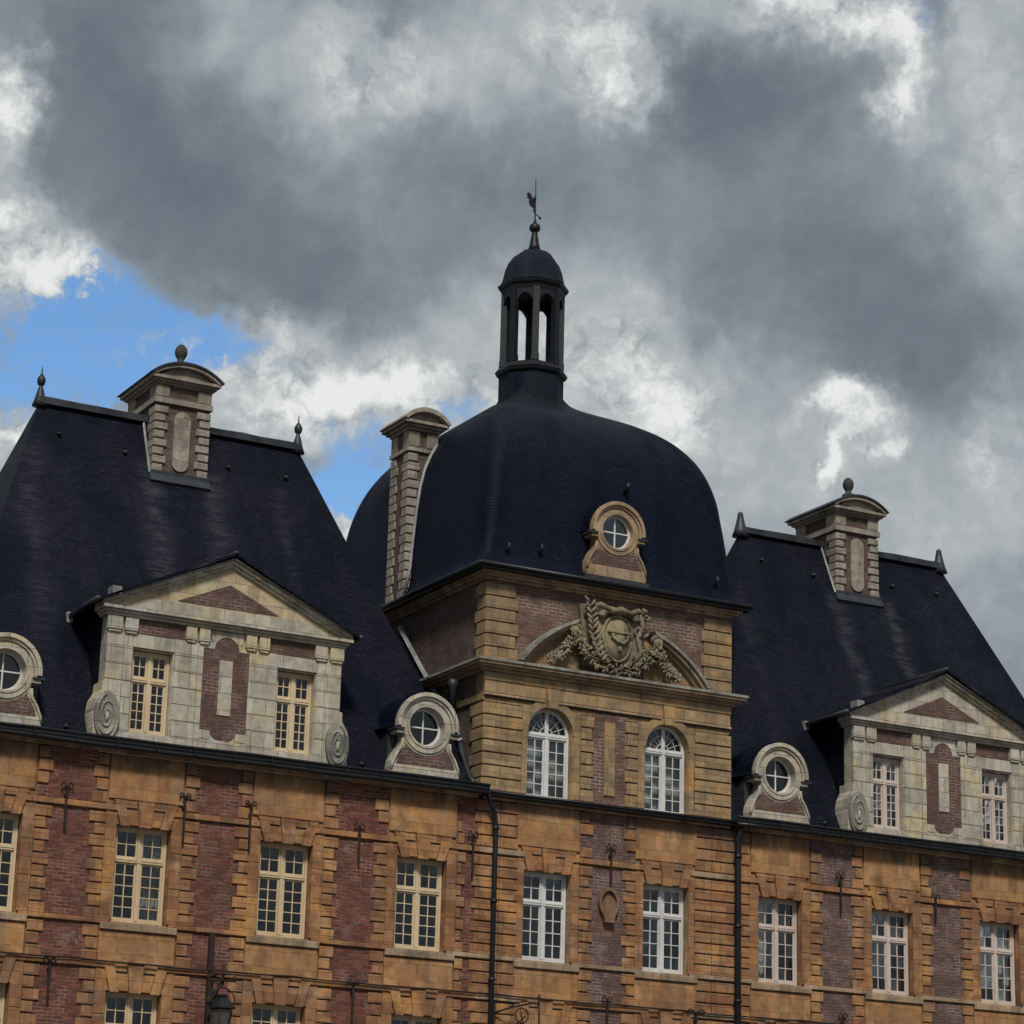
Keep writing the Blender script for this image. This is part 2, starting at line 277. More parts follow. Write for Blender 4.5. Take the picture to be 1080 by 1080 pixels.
# ------------------------------------------------------------------ mesh builder
class MB:
    def __init__(s): s.v = []; s.f = []; s.m = []; s.mats = []; s.sm = []
    def mi(s, m):
        if m not in s.mats: s.mats.append(m)
        return s.mats.index(m)
    def add(s, vs, fs, m, smooth=False):
        o = len(s.v); s.v += [tuple(v) for v in vs]
        k = s.mi(m)
        for f in fs: s.f.append([o+i for i in f]); s.m.append(k); s.sm.append(smooth)
    def box(s, x0, x1, y0, y1, z0, z1, m):
        if x1 <= x0 or z1 <= z0 or y1 <= y0: return
        s.add([(x0,y0,z0),(x1,y0,z0),(x1,y1,z0),(x0,y1,z0),(x0,y0,z1),(x1,y0,z1),(x1,y1,z1),(x0,y1,z1)],
              [(0,1,5,4),(1,2,6,5),(2,3,7,6),(3,0,4,7),(4,5,6,7),(3,2,1,0)], m)
    def cbox(s, x0, x1, y0, y1, z0, z1, m, c=.012):
        # block whose outer (-y) face edges are chamfered and whose face is a touch uneven
        if x1-x0 < 3*c or z1-z0 < 3*c: return s.box(x0, x1, y0, y1, z0, z1, m)
        j = lambda: random.uniform(-.004, .004)
        vs = [(x0,y1,z0),(x1,y1,z0),(x1,y1,z1),(x0,y1,z1),(x0,y0+c,z0),(x1,y0+c,z0),(x1,y0+c,z1),(x0,y0+c,z1),
              (x0+c,y0+j(),z0+c),(x1-c,y0+j(),z0+c),(x1-c,y0+j(),z1-c),(x0+c,y0+j(),z1-c)]
        s.add(vs, [(3,2,1,0),(0,1,5,4),(1,2,6,5),(2,3,7,6),(3,0,4,7),(4,5,9,8),(5,6,10,9),(6,7,11,10),(7,4,8,11),(8,9,10,11)], m)
    def sbox(s, x0, x1, y0, y1, z0, z1, m, c=.012):
        # the same for a block facing -x
        j = lambda: random.uniform(-.004, .004)
        vs = [(x1,y0,z0),(x1,y1,z0),(x1,y1,z1),(x1,y0,z1),(x0+c,y0,z0),(x0+c,y1,z0),(x0+c,y1,z1),(x0+c,y0,z1),
              (x0+j(),y0+c,z0+c),(x0+j(),y1-c,z0+c),(x0+j(),y1-c,z1-c),(x0+j(),y0+c,z1-c)]
        s.add(vs, [(0,1,2,3),(4,5,1,0),(5,6,2,1),(6,7,3,2),(7,4,0,3),(8,9,5,4),(9,10,6,5),(10,11,7,6),(11,8,4,7),(11,10,9,8)], m)
    def prism(s, poly, y0, y1, m, smooth=False):      # poly: (x, z) seen from the front
        n = len(poly)
        s.add([(x, y0, z) for x, z in poly]+[(x, y1, z) for x, z in poly],
              [tuple(range(n)), tuple(range(2*n-1, n-1, -1))]+[(i, i+n, (i+1) % n+n, (i+1) % n) for i in range(n)], m, False)
    def prismx(s, poly, x0, x1, m):                   # poly: (y, z)
        n = len(poly)
        s.add([(x0, y, z) for y, z in poly]+[(x1, y, z) for y, z in poly],
              [tuple(range(n)), tuple(range(2*n-1, n-1, -1))]+[(i, i+n, (i+1) % n+n, (i+1) % n) for i in range(n)], m)
    def strip(s, lo, hi, y0, y1, m, smooth=False):    # band between two (x, z) polylines, extruded y0..y1
        n = len(lo)
        vs = [(x, y0, z) for x, z in lo]+[(x, y0, z) for x, z in hi]+[(x, y1, z) for x, z in lo]+[(x, y1, z) for x, z in hi]
        fs = []
        for i in range(n-1):
            fs += [(i, i+1, n+i+1, n+i), (2*n+i+1, 2*n+i, 3*n+i, 3*n+i+1), (i+1, i, 2*n+i, 2*n+i+1), (n+i, n+i+1, 3*n+i+1, 3*n+i)]
        fs += [(0, n, 3*n, 2*n), (n-1, 3*n-1, 4*n-1, 2*n-1)]
        s.add(vs, fs, m, False)
    def tube(s, pts, r, m, seg=8, smooth=True):
        pts = [Vector(p) for p in pts]; n = len(pts)
        rr = r if hasattr(r, '__len__') else [r]*n
        vs = []; prev = None
        for i, p in enumerate(pts):
            t = (pts[min(i+1, n-1)]-pts[max(i-1, 0)]).normalized()
            a = prev if prev is not None else (Vector((0,0,1)) if abs(t.z) < .9 else Vector((1,0,0)))
            u = (a-t*a.dot(t)).normalized(); v = t.cross(u); prev = u
            for k in range(seg):
                q = 2*PI*k/seg; vs.append(p+(u*math.cos(q)+v*math.sin(q))*rr[i])
        fs = [(i*seg+k, i*seg+(k+1) % seg, (i+1)*seg+(k+1) % seg, (i+1)*seg+k) for i in range(n-1) for k in range(seg)]
        fs += [tuple(range(seg-1, -1, -1)), tuple(range((n-1)*seg, n*seg))]
        s.add(vs, fs, m, smooth)
    def lathe(s, prof, cx, cy, m, seg=24, smooth=True, ph=0.0):   # prof: (r, z)
        vs = [(cx+r*math.cos(2*PI*k/seg+ph), cy+r*math.sin(2*PI*k/seg+ph), z) for r, z in prof for k in range(seg)]
        n = len(prof)
        fs = [(i*seg+k, i*seg+(k+1) % seg, (i+1)*seg+(k+1) % seg, (i+1)*seg+k) for i in range(n-1) for k in range(seg)]
        fs += [tuple(range(seg-1, -1, -1)), tuple(range((n-1)*seg, n*seg))]
        s.add(vs, fs, m, smooth)
    def ell(s, c, r, m, rot=None, seg=10, rings=6):
        vs = []; c = Vector(c)
        for i in range(rings+1):
            a = PI*i/rings
            for k in range(seg):
                b = 2*PI*k/seg
                p = Vector((r[0]*math.sin(a)*math.cos(b), r[1]*math.sin(a)*math.sin(b), r[2]*math.cos(a)))
                if rot: p = rot @ p
                vs.append(c+p)
        fs = [(i*seg+k, (i+1)*seg+k, (i+1)*seg+(k+1) % seg, i*seg+(k+1) % seg) for i in range(rings) for k in range(seg)]
        s.add(vs, fs, m, True)
    def build(s, name, parent=None, loc=(0,0,0), label=None):
        me = bpy.data.meshes.new(name)
        me.from_pydata(s.v, [], s.f)
        for m in s.mats: me.materials.append(m)
        me.polygons.foreach_set('material_index', s.m); me.polygons.foreach_set('use_smooth', s.sm)
        me.update()
        import bmesh
        bm = bmesh.new(); bm.from_mesh(me); bmesh.ops.recalc_face_normals(bm, faces=bm.faces); bm.to_mesh(me); bm.free()
        o = bpy.data.objects.new(name, me); COL.objects.link(o)
        o.location = loc; o.parent = parent
        if label: o['label'] = label
        return o
def thing(name, label, cat, loc, group=None):
    o = bpy.data.objects.new(name, None); COL.objects.link(o); o.location = loc; o['label'] = label; o['category'] = cat
    o.empty_display_size = .5
    if group: o['group'] = group
    return o
def copy_part(o, parent, loc):
    c = o.copy(); COL.objects.link(c); c.parent = parent; c.location = loc
    for ch in list(o.children):
        d = ch.copy(); COL.objects.link(d); d.parent = c
    return c
def sag(x0, x1, y, z, amp=.012, step=.7):
    n = max(2, int(abs(x1-x0)/step)); return [(x0+(x1-x0)*i/n, y+random.uniform(-amp, amp)*.6, z+random.uniform(-amp, amp)) for i in range(n+1)]
def arc(cx, cz, r, a0, a1, n, rz=None):
    return [(cx+r*math.cos(a0+(a1-a0)*i/n), cz+(rz or r)*math.sin(a0+(a1-a0)*i/n)) for i in range(n+1)]

# ------------------------------------------------------------------ ground
g, t, b = mat('cobbles')
p = t.n('ShaderNodeNewGeometry').outputs['Position']
vo = t.n('ShaderNodeTexVoronoi'); vo.inputs['Scale'].default_value = 7; t.L.new(p, vo.inputs['Vector'])
c = t.mix(1.0, t.mix(t.noise(p, .3, 5), (.10, .092, .085), (.19, .175, .155)), t.ramp(vo.outputs['Distance'], [(.0, 1.1), (.7, .5)]), 'MULTIPLY')
t.L.new(c, b.inputs['Base Color']); b.inputs['Roughness'].default_value = .85
mb = MB(); mb.add([(-900,-900,0),(900,-900,0),(900,900,0),(-900,900,0)], [(0,1,2,3)], g)
o = mb.build('ground'); o['kind'] = 'structure'

# ------------------------------------------------------------------ shared façade pieces
HO = .64                      # half opening of a window
Z_SILL, Z_HEAD = 9.34, 11.44
Z_BAND0, Z_BAND1 = 11.72, 11.85
Z_TOP = 12.98
def core(mb, x0, x1, z0, z1, ops, y0, y1, m):
    xs = sorted({x0, x1}|{v for o in ops for v in o[:2] if x0 < v < x1})
    for a, b in zip(xs, xs[1:]):
        cuts = sorted([(o[2], o[3]) for o in ops if o[0] <= a+1e-6 and o[1] >= b-1e-6])
        z = z0
        for c0, c1 in cuts:
            mb.box(a, b, y0, y1, z, c0, m); z = c1
        mb.box(a, b, y0, y1, z, z1, m)
ROWS = [(9.37, 11.70, 9, 'mid'), (8.46, 9.25, 3, 'low'), (11.87, Z_TOP, 4, 'top'), (5.45, 8.32, 11, 'under')]
G = .030
def pier(mb, x0, x1, bricks, st, panel, half=(.44, .54), jl=.26, jr=.26, band=None):
    """one pier between two openings x0..x1: plain jambs, toothed quoins with deep joints, brick in the middle"""
    pc = (x0+jl+x1-jr)/2
    for z0, z1, n, kind in ROWS:
        h = (z1-z0)/n
        mb.box(x0+jl+.01, x1-jr-.01, -.018, .01, z0, z1, bricks)
        for i in range(n):
            a, b_ = z0+i*h, z0+(i+1)*h-G
            e = half[i % 2]+random.uniform(-.02, .02)
            if kind == 'top': e += .02
            for s_ in (0, 1):
                if s_ == 0: q0, q1 = x0+jl+.006, pc-e
                else: q0, q1 = pc+e, x1-jr-.006
                if q1-q0 < .04: continue
                if kind == 'top' and random.random() < .12: continue
                d = -.055+random.uniform(-.006, .004)
                mb.cbox(q0, q1, d, 0.01, a, b_, st)
                # dark bed joint under each block, groove shade and dirt in its colour
                mb.box(q0, q1-.0, -.026, .0, b_, b_+G, DARKJ)
        jn = max(1, n//3)
        if kind != 'top' and kind != 'low':
            for i in range(jn):
                jh = (z1-z0)/jn
                if jl > .02: mb.cbox(x0+.001, x0+jl, -.05, .01, z0+i*jh, z0+(i+1)*jh-.006, st)
                if jr > .02: mb.cbox(x1-jr, x1-.001, -.05, .01, z0+i*jh, z0+(i+1)*jh-.006, st)
    # string courses across the pier
    for zz0, zz1, d in ((Z_BAND0, Z_BAND1, .085), (9.27, 9.37, .08), (8.34, 8.45, .085)):
        ov = .0 if zz0 > 11 else .02
        mb.cbox(x0+.02+ov, x1-.02-ov, -d, .01, zz0, zz1, (band or TRIM) if zz0 > 9 and zz0 < 10 else OCH)
def opening_trim(mb, cx, panel, st, jl=.26, sill=TRIM):
    for zh, zt in ((Z_HEAD, 11.97), (7.87, 8.46)):
        # five voussoirs: outer, keystone and outer rise higher than the two between
        H = zt-zh
        for k, (b0, b1, t0, t1, hh, d) in enumerate(((-.56, -.36, -.74, -.50, 1, .085), (-.35, -.14, -.49, -.20, .62, .06), (-.13, .13, -.185, .185, 1, .10), (.14, .35, .20, .49, .62, .06), (.36, .56, .50, .74, 1, .085))):
            zb = zh-.03 if k in (0, 2, 4) else zh+.01
            tt0 = b0+(t0-b0)*hh; tt1 = b1+(t1-b1)*hh
            mb.prism([(cx+b0, zb), (cx+b1, zb), (cx+tt1, zh+H*hh), (cx+tt0, zh+H*hh)], -d, .01, st)
        for s_ in (-1, 1):
            mb.box(cx+min(s_*.195, s_*.495), cx+max(s_*.195, s_*.495), -.03, .0, zh+H*.62, zh+H*.62+.05, DARKJ)
            mb.box(cx+min(s_*.2, s_*.49), cx+max(s_*.2, s_*.49), -.052, .01, zh+H*.62+.05, zh+H, st)
            mb.prism([(cx+s_*.58, zh-.0), (cx+s_*(HO+jl), zh), (cx+s_*(HO+jl), zt-.25 if zh > 9 else zt-.12), (cx+s_*.76, zt-.25 if zh > 9 else zt-.12)] , -.048, .01, st)
    # plain ashlar panel above the head and below the sill
    mb.cbox(cx-.86, cx+.86, -.05, .01, 11.99, Z_TOP, panel)
    mb.cbox(cx-.87, cx+.87, -.045, .01, 8.48, 9.13, panel)
    # sill
    mb.cbox(cx-.88, cx+.88, -.10, .2, 9.15, 9.30, sill)
    mb.box(cx-.64, cx+.64, -.02, .22, 9.30, 9.335, sill)
    mb.cbox(cx-.84, cx+.84, -.09, .2, 5.25, 5.4, sill)

def window(paint, w=1.22, h=2.10, rows=5, name='window', arch=False, up_frac=.345, tops=2):
    """timber cross window: frame, mullion, transom and glazing bars; panes (and curtains) are its children. Origin at sill centre."""
    mb = MB(); x = w/2; F = .062
    zt = h*(1-up_frac)
    top = h
    mb.box(-x, -x+F, -.03, .05, 0, top, paint); mb.box(x-F, x, -.03, .05, 0, top, paint)
    mb.box(-x+F, x-F, -.028, .05, 0, F*1.1, paint)
    mb.box(-.045, .045, -.04, .048, F*1.1, top if not arch else h+x-.02, paint)
    mb.box(-x+F, x-F, -.05, .047, zt-.045, zt+.035, paint)
    mb.box(-x+F, -.045, -.062, -.048, zt+.0, zt+.03, paint); mb.box(.045, x-F, -.062, -.048, zt+.0, zt+.03, paint)
    if not arch: mb.box(-x+F, x-F, -.028, .05, top-F, top, paint)
    P = MB()
    def leaf(a, b_, z0, z1, nc, nr, sash=.038):
        mb.box(a, a+sash, -.015, .035, z0, z1, paint); mb.box(b_-sash, b_, -.015, .035, z0, z1, paint)
        mb.box(a+sash, b_-sash, -.014, .035, z0, z0+sash*1.3, paint); mb.box(a+sash, b_-sash, -.014, .035, z1-sash, z1, paint)
        a2, b2, c0, c1 = a+sash, b_-sash, z0+sash*1.3, z1-sash
        for i in range(1, nc):
            xx = a2+(b2-a2)*i/nc; mb.box(xx-.010, xx+.010, -.008, .03, c0, c1, paint)
        for i in range(1, nr):
            zz = c0+(c1-c0)*i/nr; mb.box(a2, b2, -.006, .028, zz-.010, zz+.010, paint)
        for i in range(nc):
            for j in range(nr):
                j4 = [.012+random.uniform(-.006, .006) for _ in range(4)]
                q0, q1 = a2+(b2-a2)*i/nc, a2+(b2-a2)*(i+1)/nc; r0, r1 = c0+(c1-c0)*j/nr, c0+(c1-c0)*(j+1)/nr
                P.add([(q0, j4[0], r0), (q1, j4[1], r0), (q1, j4[2], r1), (q0, j4[3], r1)], [(0,1,2,3)], GLASS)
    gap = .004
    leaf(-x+F+gap, -.045-gap, F*1.1+gap, zt-.045-gap, 2, rows); leaf(.045+gap, x-F-gap, F*1.1+gap, zt-.045-gap, 2, rows)
    if not arch:
        leaf(-x+F+gap, -.045-gap, zt+.035+gap, top-F-gap, 2, tops); leaf(.045+gap, x-F-gap, zt+.035+gap, top-F-gap, 2, tops)
    else:
        # fan light
        R = x
        mb.strip(arc(0, h, R-F*1.25, 0, PI, 20), arc(0, h, R, 0, PI, 20), -.03, .05, paint)
        for k in (1, 2, 3, 5, 6, 7):
            a = PI*k/8
            mb.tube([(.17*math.cos(a), .01, h+.17*math.sin(a)), ((R-F)*math.cos(a), .01, h+(R-F)*math.sin(a))], .007, paint, 4, False)
        mb.strip(arc(0, h, .16, 0, PI, 12), arc(0, h, .175, 0, PI, 12), -.004, .026, paint)
        mb.strip(arc(0, h, .36, 0, PI, 16), arc(0, h, .372, 0, PI, 16), -.004, .026, paint)
        mb.box(-x+F, x-F, -.028, .045, h-.02, h+.03, paint)
        P.add([(px, .012, pz) for px, pz in arc(0, h, R-.03, 0, PI, 20)], [tuple(range(21))], GLASS)
        for s_ in (-1, 1):
            q = sorted((s_*(x-F-gap), s_*.05))
            P.add([(q[0], .013, zt+.035), (q[1], .013, zt+.035), (q[1], .013, h-.02), (q[0], .013, h-.02)], [(0,1,2,3)], GLASS)
    o = mb.build(name); P.build('pane', o)
    return o
def curtain(w, h):
    mb = MB(); n = 60; vs = []; fs = []
    for s_ in (-1, 1):
        o = len(vs)
        for i in range(n+1):
            xx = s_*(.06+(w/2-.1)*i/n)
            yy = .12+.02*math.sin(i*.75+.4*s_)+.008*math.sin(i*2.1)
            vs += [(xx, yy, .03), (xx*1.0, yy, h)]
        for i in range(n): fs.append((o+2*i, o+2*i+2, o+2*i+3, o+2*i+1))
    mb.add(vs, fs, CURT, True)
    return mb

def half_curtain(w, h, side):
    mb = MB(); n = 26; vs = []
    for i in range(n+1):
        xx = side*(.12+(w/2-.14)*i/n); yy = .16+.022*math.sin(i*.9)
        vs += [(xx+side*.06, yy, .03), (xx, yy, h)]
    mb.add(vs, [(2*i, 2*i+2, 2*i+3, 2*i+1) for i in range(n)], CURT, True)
    return mb
def anchor(z0, z1, name='wall_anchor', wide=.125, thick=.022, curls=True):
    mb = MB(); y = -.11
    mb.box(-thick, thick, y-.015, y+.015, z0, z1-.12, IRON)
    mb.box(-thick*1.5, thick*1.5, y-.02, y+.13, z0+(z1-z0)*.72-.03, z0+(z1-z0)*.72+.03, IRON)
    if curls:
        for s_ in (-1, 1):
            pts = [(0, y, z1-.16), (s_*.03, y, z1-.06), (s_*wide*.5, y, z1), (s_*wide*.9, y, z1-.015), (s_*wide*1.08, y, z1-.06), (s_*wide*.95, y, z1-.095), (s_*wide*.8, y, z1-.07)]
            mb.tube(pts, [.022, .022, .02, .018, .016, .014, .010], IRON, 6)
    return mb

# ------------------------------------------------------------------ pavilion dormer
def dormer(par, cx_w, paint, slate_m):
    HW = 2.84; z0, z1 = 12.95, 16.05
    mb = MB()
    ops = [(-2.22, -1.27, 13.5, 15.38), (1.27, 2.22, 13.5, 15.38)]
    core(mb, -HW, HW, z0, z1, ops, 0.0, .38, PALE)
    # pilaster and jamb blocks, slightly proud, with open joints
    nrow = 7; h = (15.72-13.15)/nrow
    for s_ in (-1, 1):
        for i in range(nrow):
            a, b_ = 13.15+i*h, 13.15+(i+1)*h-.010
            for q0, q1 in ((-2.85, -2.46), (-2.448, -2.24), (-1.25, -.70), (-.69, -.56)):
                u0, u1 = sorted((s_*q0, s_*q1))
                mb.cbox(u0, u1, -.04+random.uniform(-.003, .003), .01, a, b_, PALE, .006)
        u0, u1 = sorted((s_*2.235, s_*1.255)); mb.cbox(u0, u1, -.036, .01, 15.40, 15.70, PALE, .008)
        mb.cbox(u0-.04, u1+.04, -.05, .12, 13.28, 13.47, PALE, .01)
        mb.box(u0, u1, -.03, .01, 13.16, 13.28, PALE)
        # frieze: stone blocks in pairs and a brick panel
        for q0, q1 in ((-2.88, -2.53), (-2.47, -2.16), (-1.02, -.76), (-.70, -.44)):
            u0, u1 = sorted((s_*q0, s_*q1))
            mb.cbox(u0, u1, -.11, .01, 15.74, 16.04, PALE, .012)
            mb.box(u0+.03, u1-.03, -.085, .01, 15.69, 15.74, PALE)
        u0, u1 = sorted((s_*2.15, s_*1.03)); mb.box(u0, u1, -.02, .01, 15.73, 16.045, BRK_D)
    mb.cbox(-HW-.02, HW+.02, -.06, .01, 12.97, 13.14, PALE, .01)
    # central brick panel with rounded ends and a stone slab in it
    poly = [(-.55, 13.75), (-.30, 13.75)]+arc(0, 13.75, .30, PI, 2*PI, 10, .2)[1:]+[(.55, 13.75), (.55, 15.62), (.30, 15.62)]+arc(0, 15.62, .30, 0, PI, 10, .3)[1:]+[(-.55, 15.62)]
    mb.prism(poly, -.022, .01, BRK_D)
    mb.cbox(-.16, .16, -.05, .01, 14.12, 15.38, PALE, .008)
    mb.strip(arc(0, 15.62, .30, 0, PI, 10, .3), [(x_, 16.04) for x_, _ in arc(0, 15.62, .43, 0, PI, 10)], -.036, .01, PALE)
    for s_ in (-1, 1):
        u0, u1 = sorted((s_*.30, s_*.56)); mb.box(u0, u1, -.034, .01, 15.62, 15.72, PALE)
        u0, u1 = sorted((s_*.31, s_*.56)); mb.box(u0, u1, -.034, .01, 13.56, 13.75, PALE)
    mb.box(-.56, .56, -.032, .01, 13.15, 13.545, PALE)
    # slate-hung cheeks running back into the roof
    for s_ in (-1, 1):
        u0, u1 = sorted((s_*HW, s_*(HW-.25)))
        mb.prismx([(.38, 12.9), (1.7, 15.9), (1.9, 16.15), (.38, 16.15)], u0, u1, slate_m)
    d = mb.build('dormer', par, (0, 0, 0))
    # pediment
    p = MB()
    p.box(-2.93, 2.93, -.10, .38, 16.055, 16.12, PALE); p.box(-2.98, 2.98, -.17, .38, 16.122, 16.18, PALE); p.box(-3.04, 3.04, -.24, .38, 16.182, 16.235, PALE)
    p.box(-3.04, 3.04, -.23, .38, 16.237, 16.258, PALE_D)
    zb, za, xo = 16.26, 17.62, 3.05
    p.prism([(-2.96, 16.262), (2.96, 16.262), (0, 17.56)], -.03, .36, BUFF if cx_w < 0 else PALE)
    p.prism([(-2.62, 16.264), (2.62, 16.264), (1.98, 16.55), (-1.98, 16.55)], -.045, .0, PALE)
    p.prism([(-1.25, 16.60), (1.2, 16.60), (0, 17.14)], -.05, .0, BRK_D)
    for s_ in (-1, 1):
        for (o0, o1, yy, mm) in ((.06, .125, -.10, PALE), (.127, .195, -.17, PALE), (.197, .225, -.24, PALE_D)):
            sl = (za-zb)/xo
            n_ = math.hypot(1, sl)
            pl = [(s_*xo, zb+o0*n_-.13), (s_*xo, zb+o1*n_-.13), (0, za+o1*n_-.13), (0, za+o0*n_-.13)]
            p.prism(pl, yy, .36, mm)
    p.build('pediment', d)
    # dormer roof
    r = MB(); zr = za+.29*1.08-.13; ze = zb+.14
    yb = 3.2
    for s_ in (-1, 1):
        r.add([(s_*3.15, -.30, ze-.10), (0, -.30, zr-.02), (0, yb, zr-.02), (s_*3.15, 1.7, ze-.10),
               (s_*3.15, -.30, ze-.04), (0, -.30, zr+.05), (0, yb, zr+.05), (s_*3.15, 1.7, ze-.04)],
              [(0,1,2,3),(4,5,6,7),(0,1,5,4),(0,3,7,4),(2,3,7,6)], slate_m)
        r.tube([(s_*3.21, -.30, ze-.07), (s_*3.21, .6, ze-.09), (s_*3.21, 1.6, ze-.11)], .06, LEAD, 8)
        r.box(s_*3.21-.07, s_*3.21+.07, 1.5, 1.68, ze-.26, ze-.02, LEAD_P)
    r.box(-2.9, -2.68, -.3, .0, ze+.09, ze+.26, LEAD_P)
    r.tube([(0, -.30, zr+.05), (0, yb, zr+.05)], .05, LEAD, 8)
    r.build('dormer_roof', d)
    # scroll consoles
    def scroll(s_):
        m_ = MB(); cx = s_*2.78; R = .27
        prof = [(.55, 13.1), (-.10, 13.1)]+[(-.10-.07*math.sin(PI*i/8), 13.15+1.15*i/8) for i in range(9)]+[(-.04, 14.6), (.1, 14.95), (.4, 15.2)]
        out = arc(cx, 13.78, .285, -PI/2, PI*1.5, 28, .54)
        m_.prism(out[:-1], -.16, .5, PALE_D)
        body = [(cx-s_*.30, 13.12), (cx+s_*.28, 13.12), (cx+s_*.29, 13.8), (cx+s_*.24, 14.15), (cx+s_*.13, 14.35), (cx+s_*.12, 14.55), (cx-s_*.1, 14.6), (cx-s_*.3, 14.6)]
        m_.prism(body, -.075, .5, PALE)
        sp_ = []
        for k in range(58):
            u_ = k/57; a_ = PI*.55+u_*2*PI*2.25
            rx, rz = .25*(1-.80*u_), .49*(1-.80*u_)
            sp_.append((cx-s_*rx*math.cos(a_), -.165-.01*math.sin(3*a_), 13.76+rz*math.sin(a_)))
        m_.tube(sp_, [.036-.014*k/57 for k in range(58)], PALE_D, 6)
        m_.ell((cx, -.16, 13.74), (.05, .06, .12), PALE)
        m_.box(cx-.38, cx+.38, -.22, .4, 13.0, 13.11, LEAD_P)
        return m_.build('scroll_console', d)
    scroll(-1); scroll(1)
    wn = window(paint, .93, 1.86, 5, 'window')
    wn.parent = d; wn.location = (-1.745, .2, 13.5)
    copy_part(wn, d, (1.745, .2, 13.5))
    return d

# ------------------------------------------------------------------ round-windowed dormer
def oculus(par, x, y, z, st, brickm, slate_m, s=1.0, depth=1.3, name='oculus_dormer', ring=None, rec=.18):
    """stone bull's-eye dormer. origin at base centre of its face"""
    R, r, zc = .66*s, .45*s, 1.26*s
    mb = MB()
    ring = ring or st
    # outer silhouette, built of two halves between the round opening and the outline
    def outline(a):
        # radius of the outline in direction a (0 = +x)
        ca, sa = math.cos(a), math.sin(a)
        if sa >= -.12: return R+.10*s
        # lower part: curved shoulders down to the base
        best = None
        pts = [(.74, 0), (.60, -.22), (.58, -.34), (.68, -.55), (.84, -.78), (.88, -.95), (.88, -1.26), (0, -1.26)]
        for (x0, z0), (x1, z1) in zip(pts, pts[1:]):
            x0, z0, x1, z1 = x0*s, z0*s, x1*s, z1*s
            den = abs(ca)*(z1-z0)-sa*(x1-x0)
            if abs(den) < 1e-9: continue
            tt = (x0*(z1-z0)-z0*(x1-x0))/den
            if tt <= 0: continue
            px, pz = tt*abs(ca), tt*sa
            u = ((px-x0)*(x1-x0)+(pz-z0)*(z1-z0))/((x1-x0)**2+(z1-z0)**2)
            if -1e-6 <= u <= 1+1e-6 and (best is None or tt < best): best = tt
        return best or R
    N = 96
    inn = [(r*math.cos(2*PI*i/N), zc+r*math.sin(2*PI*i/N)) for i in range(N+1)]
    out = [(outline(2*PI*i/N)*math.cos(2*PI*i/N), zc+outline(2*PI*i/N)*math.sin(2*PI*i/N)) for i in range(N+1)]
    mb.strip(inn, out, 0, .30, st)
    # mouldings round the opening
    for rr0, rr1, d in ((r+.0*s, r+.055*s, -.05), (r+.06*s, r+.17*s, -.03), (r+.175*s, r+.24*s, -.07)):
        a0, a1 = (0, 2*PI) if rr1 < .64*s else (-.15, PI+.15)
        mb.strip(arc(0, zc, rr0, a0, a1, 48), arc(0, zc, rr1, a0, a1, 48), d, .01, ring)
    mb.strip(arc(0, zc, R+.03*s, -.08, PI+.08, 32), arc(0, zc, R+.12*s, -.08, PI+.08, 32), -.12, .01, ring)
    # brick field under the circle, with stone border
    bp = [(-.74*s, .34*s), (.74*s, .34*s), (.70*s, .50*s), (.52*s, .78*s)]+[(R*1.02*math.cos(a), zc+R*1.02*math.sin(a)) for a in [-.66-(PI-1.32)*i/10 for i in range(11)]]+[(-.52*s, .78*s), (-.70*s, .50*s)]
    mb.prism(bp, -.012, .01, brickm)
    mb.cbox(-.86*s, .86*s, -.03, .01, .03, .31*s, st, .01)
    for s_ in (-1, 1):
        mb.tube([(s_*.60*s, -.02, .92*s), (s_*.62*s, -.02, .74*s), (s_*.74*s, -.02, .56*s), (s_*.83*s, -.02, .36*s), (s_*.86*s, -.02, .2*s)], .035*s, st, 6)
        u0, u1 = sorted((s_*.60*s, s_*.86*s)); mb.box(u0, u1, -.12, .35, zc-.15*s, zc-.10*s, LEAD)
        u0, u1 = sorted((s_*.60*s, s_*.78*s)); mb.box(u0, u1, -.08, .3, zc-.22*s, zc-.155*s, st)
    mb.box(-.95*s, .95*s, -.05, .2, -.06, .02, LEAD)
    # side cheeks
    for s_ in (-1, 1):
        u0, u1 = sorted((s_*.84*s, s_*.62*s))
        mb.prismx([(.3, 0), (.3, zc-.16*s), (depth*.8, zc-.16*s), (depth*.5, 0)], u0, u1, LEAD)
    d = mb.build(name, par, (x, y, z))
    # barrel hood with flared eaves
    h = MB()
    def hp(k):
        pts = [(-1.02*s, zc-.10*s), (-.86*s, zc-.06*s)]+[(math.cos(a)*(R+.14*s), zc+math.sin(a)*(R+.14*s)) for a in [PI-.05-(PI-.1)*i/20 for i in range(21)]]+[(.86*s, zc-.06*s), (1.02*s, zc-.10*s)]
        return pts
    lo = hp(0); hi = [(px*1.035, pz+.035 if abs(px) < .8 else pz+.03) for px, pz in lo]
    # the eaves wings grow towards the back
    n = len(lo); vs = []
    for yy, kk in ((.02, 0), (.3, .35), (depth, 1)):
        for px, pz in lo:
            if abs(px) > .84*s: px = math.copysign(.80*s+(abs(px)-.80*s)*kk, px)
            vs.append((px, yy, pz))
        for px, pz in hi:
            if abs(px) > .84*s: px = math.copysign(.82*s+(abs(px)-.80*s)*kk, px)
            vs.append((px, yy, pz))
    fs = []
    for q in range(2):
        o_ = q*2*n; o2 = (q+1)*2*n
        for i in range(n-1):
            fs += [(o_+i, o_+i+1, o2+i+1, o2+i), (o_+n+i, o2+n+i, o2+n+i+1, o_+n+i+1)]
    for i in range(n-1): fs.append((i, n+i, n+i+1, i+1))
    h.add(vs, fs, slate_m, False)
    h.build('dormer_hood', d)
    # round window
    f = MB()
    f.strip(arc(0, zc, r-.06*s, 0, 2*PI, 40), arc(0, zc, r+.02, 0, 2*PI, 40), rec, rec+.06, WHITE)
